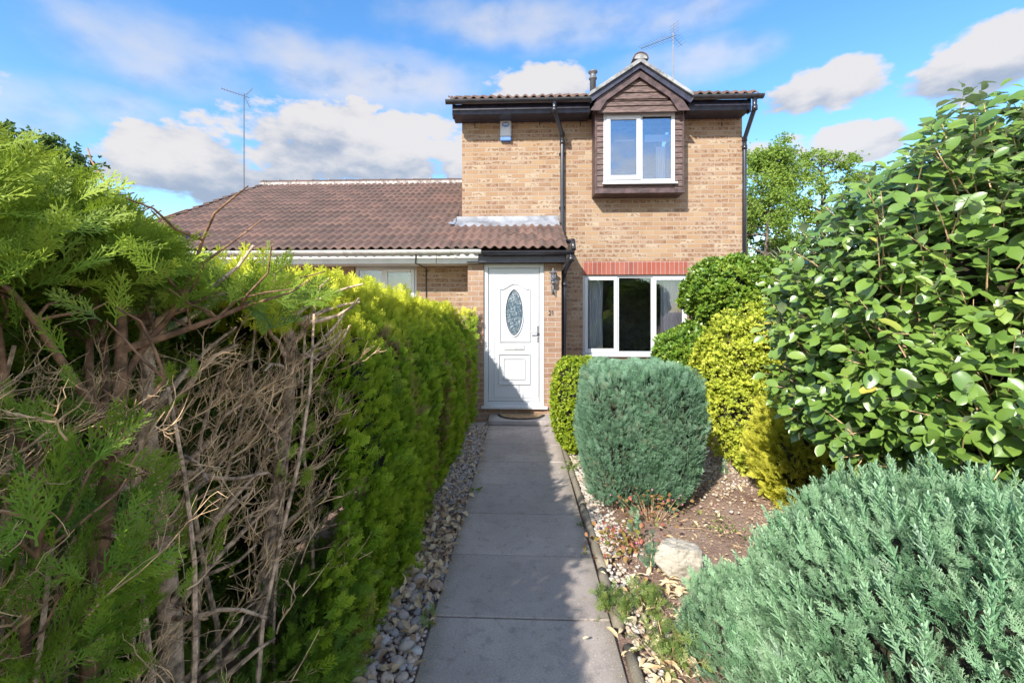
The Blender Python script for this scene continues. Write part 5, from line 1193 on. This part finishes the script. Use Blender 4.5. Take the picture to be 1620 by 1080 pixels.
def tuft(x, y, r, h, mat_, label, n=120, sz=(.02, .045), name='weed', flower=0, tpl=None):
    o = empty(name, (x, y, 0), label, 'weed'); sc = Scatter(); P = np.stack([rng.normal(x, r*.5, n), rng.normal(y, r*.45, n), h*rng.random(n)], 1); sc.add(tpl or tpl_leaf(.7, 3, .2, .2, .02, 2), P, unit(rand_dirs(n)+np.array([0, 0, .4])), rand_dirs(n)+np.array([0, 0, 1.]), rng.uniform(*sz, n)); sc.build('leaves', M[mat_], o, True)
    m = MB()
    for i in range(0, n, 5): m.tube([(x+(P[i, 0]-x)*.3, y+(P[i, 1]-y)*.3, -.01), tuple(P[i])], .0014, 4, False)
    m.build('stem', M['twig'], o)
    for k in range(flower):
        s2 = Scatter(); s2.add(tpl_bud(5, .7, 3), np.array([[rng.normal(x, r*.5), rng.normal(y, r*.4), h*(.7+.4*rng.random())]]), np.array([[0, -.3, 1.]]), rand_dirs(1), rng.uniform(.010, .018, 1)); s2.build('flower', M['flower'], o)
    return o
sprig(wx(1030, 2.75), 2.75, .25, 'bluec', 'tall blue-green conifer seedling just left of the rock')
sprig(wx(1003, 3.25), 3.25, .20, 'bluec', 'blue-green conifer seedling at the foot of the clipped cube conifer')
sprig(wx(1146, 4.4), 4.4, .15, 'bluec', 'small blue-green seedling at the foot of the yellow shrub')
sprig(wx(992, 2.32), 2.32, .15, 'weed', 'short green conifer seedling on the stones beside the kerb gap')
tuft(wx(985, 3.0), 3.0, .19, .12, 'pinkleaf', 'low red and green leafed geranium clump between kerb and rock', 190, (.02, .045), 'geranium', 6)
tuft(wx(1030, 3.42), 3.42, .30, .22, 'pinkleaf', 'geranium with pink flowers under the clipped cube conifer', 170, (.02, .042), 'geranium', 16)
tuft(wx(968, 2.42), 2.42, .10, .10, 'weed', 'feathery green weed growing through the gap in the kerb', 60, (.05, .09), tpl=SPR_LO[0])
tuft(wx(1025, 2.38), 2.38, .15, .12, 'weed', 'mixed green weeds in front of the rock', 120, (.03, .07), tpl=SPR_LO[1])
tuft(wx(1115, 2.62), 2.6, .10, .07, 'weed', 'low green weed hugging the right side of the rock', 90)
tuft(wx(1065, 2.05), 2.05, .16, .16, 'weed', 'green weeds between the kerb and the juniper skirt', 120, (.03, .08), tpl=SPR_LO[1])
tuft(wx(1150, 3.35), 3.3, .16, .04, 'weed', 'thin patch of low weeds on the bark soil', 60, (.015, .03))
tuft(wx(905, 4.45), 4.5, .12, .1, 'weed', 'small weed tuft on the stones below the lime bush', 60)
tuft(PX1-.02, 3.35, .03, .02, 'weed', 'tiny weed in the joint between path and kerb', 16, (.01, .025))
tuft(wx(677, 2.28), 2.28, .05, .03, 'weed', 'small green sprig lying on the path edge by the cobbles', 10, (.05, .07), tpl=SPR_LO[0])
tuft(wx(755, 3.95), 3.95, .05, .02, 'weed', 'tiny green weed between the pebbles and the path edge', 14, (.02, .04))

sc_ = Scatter(); n = 420; X = PX0+.02+(PX1-PX0-.04)*rng.beta(.45, .6, n); Y = rng.uniform(1.5, 6.1, n); dd, uu = lie(n, .3); sc_.add(PBL[0], np.stack([X, Y, np.full(n, .003)], 1), dd, uu, rng.uniform(.003, .009, n)); sc_.add(tpl_bud(2, .35, 3), np.stack([rng.uniform(PX0, PX1, 70), rng.uniform(1.6, 6, 70), np.full(70, .006)], 1), *lie(70, .2), rng.uniform(.006, .02, 70))
tag(sc_.build('path_grit', M['litter']), 'fine grit and plant crumbs lying on the path slabs', 'grit', None, 'stuff')
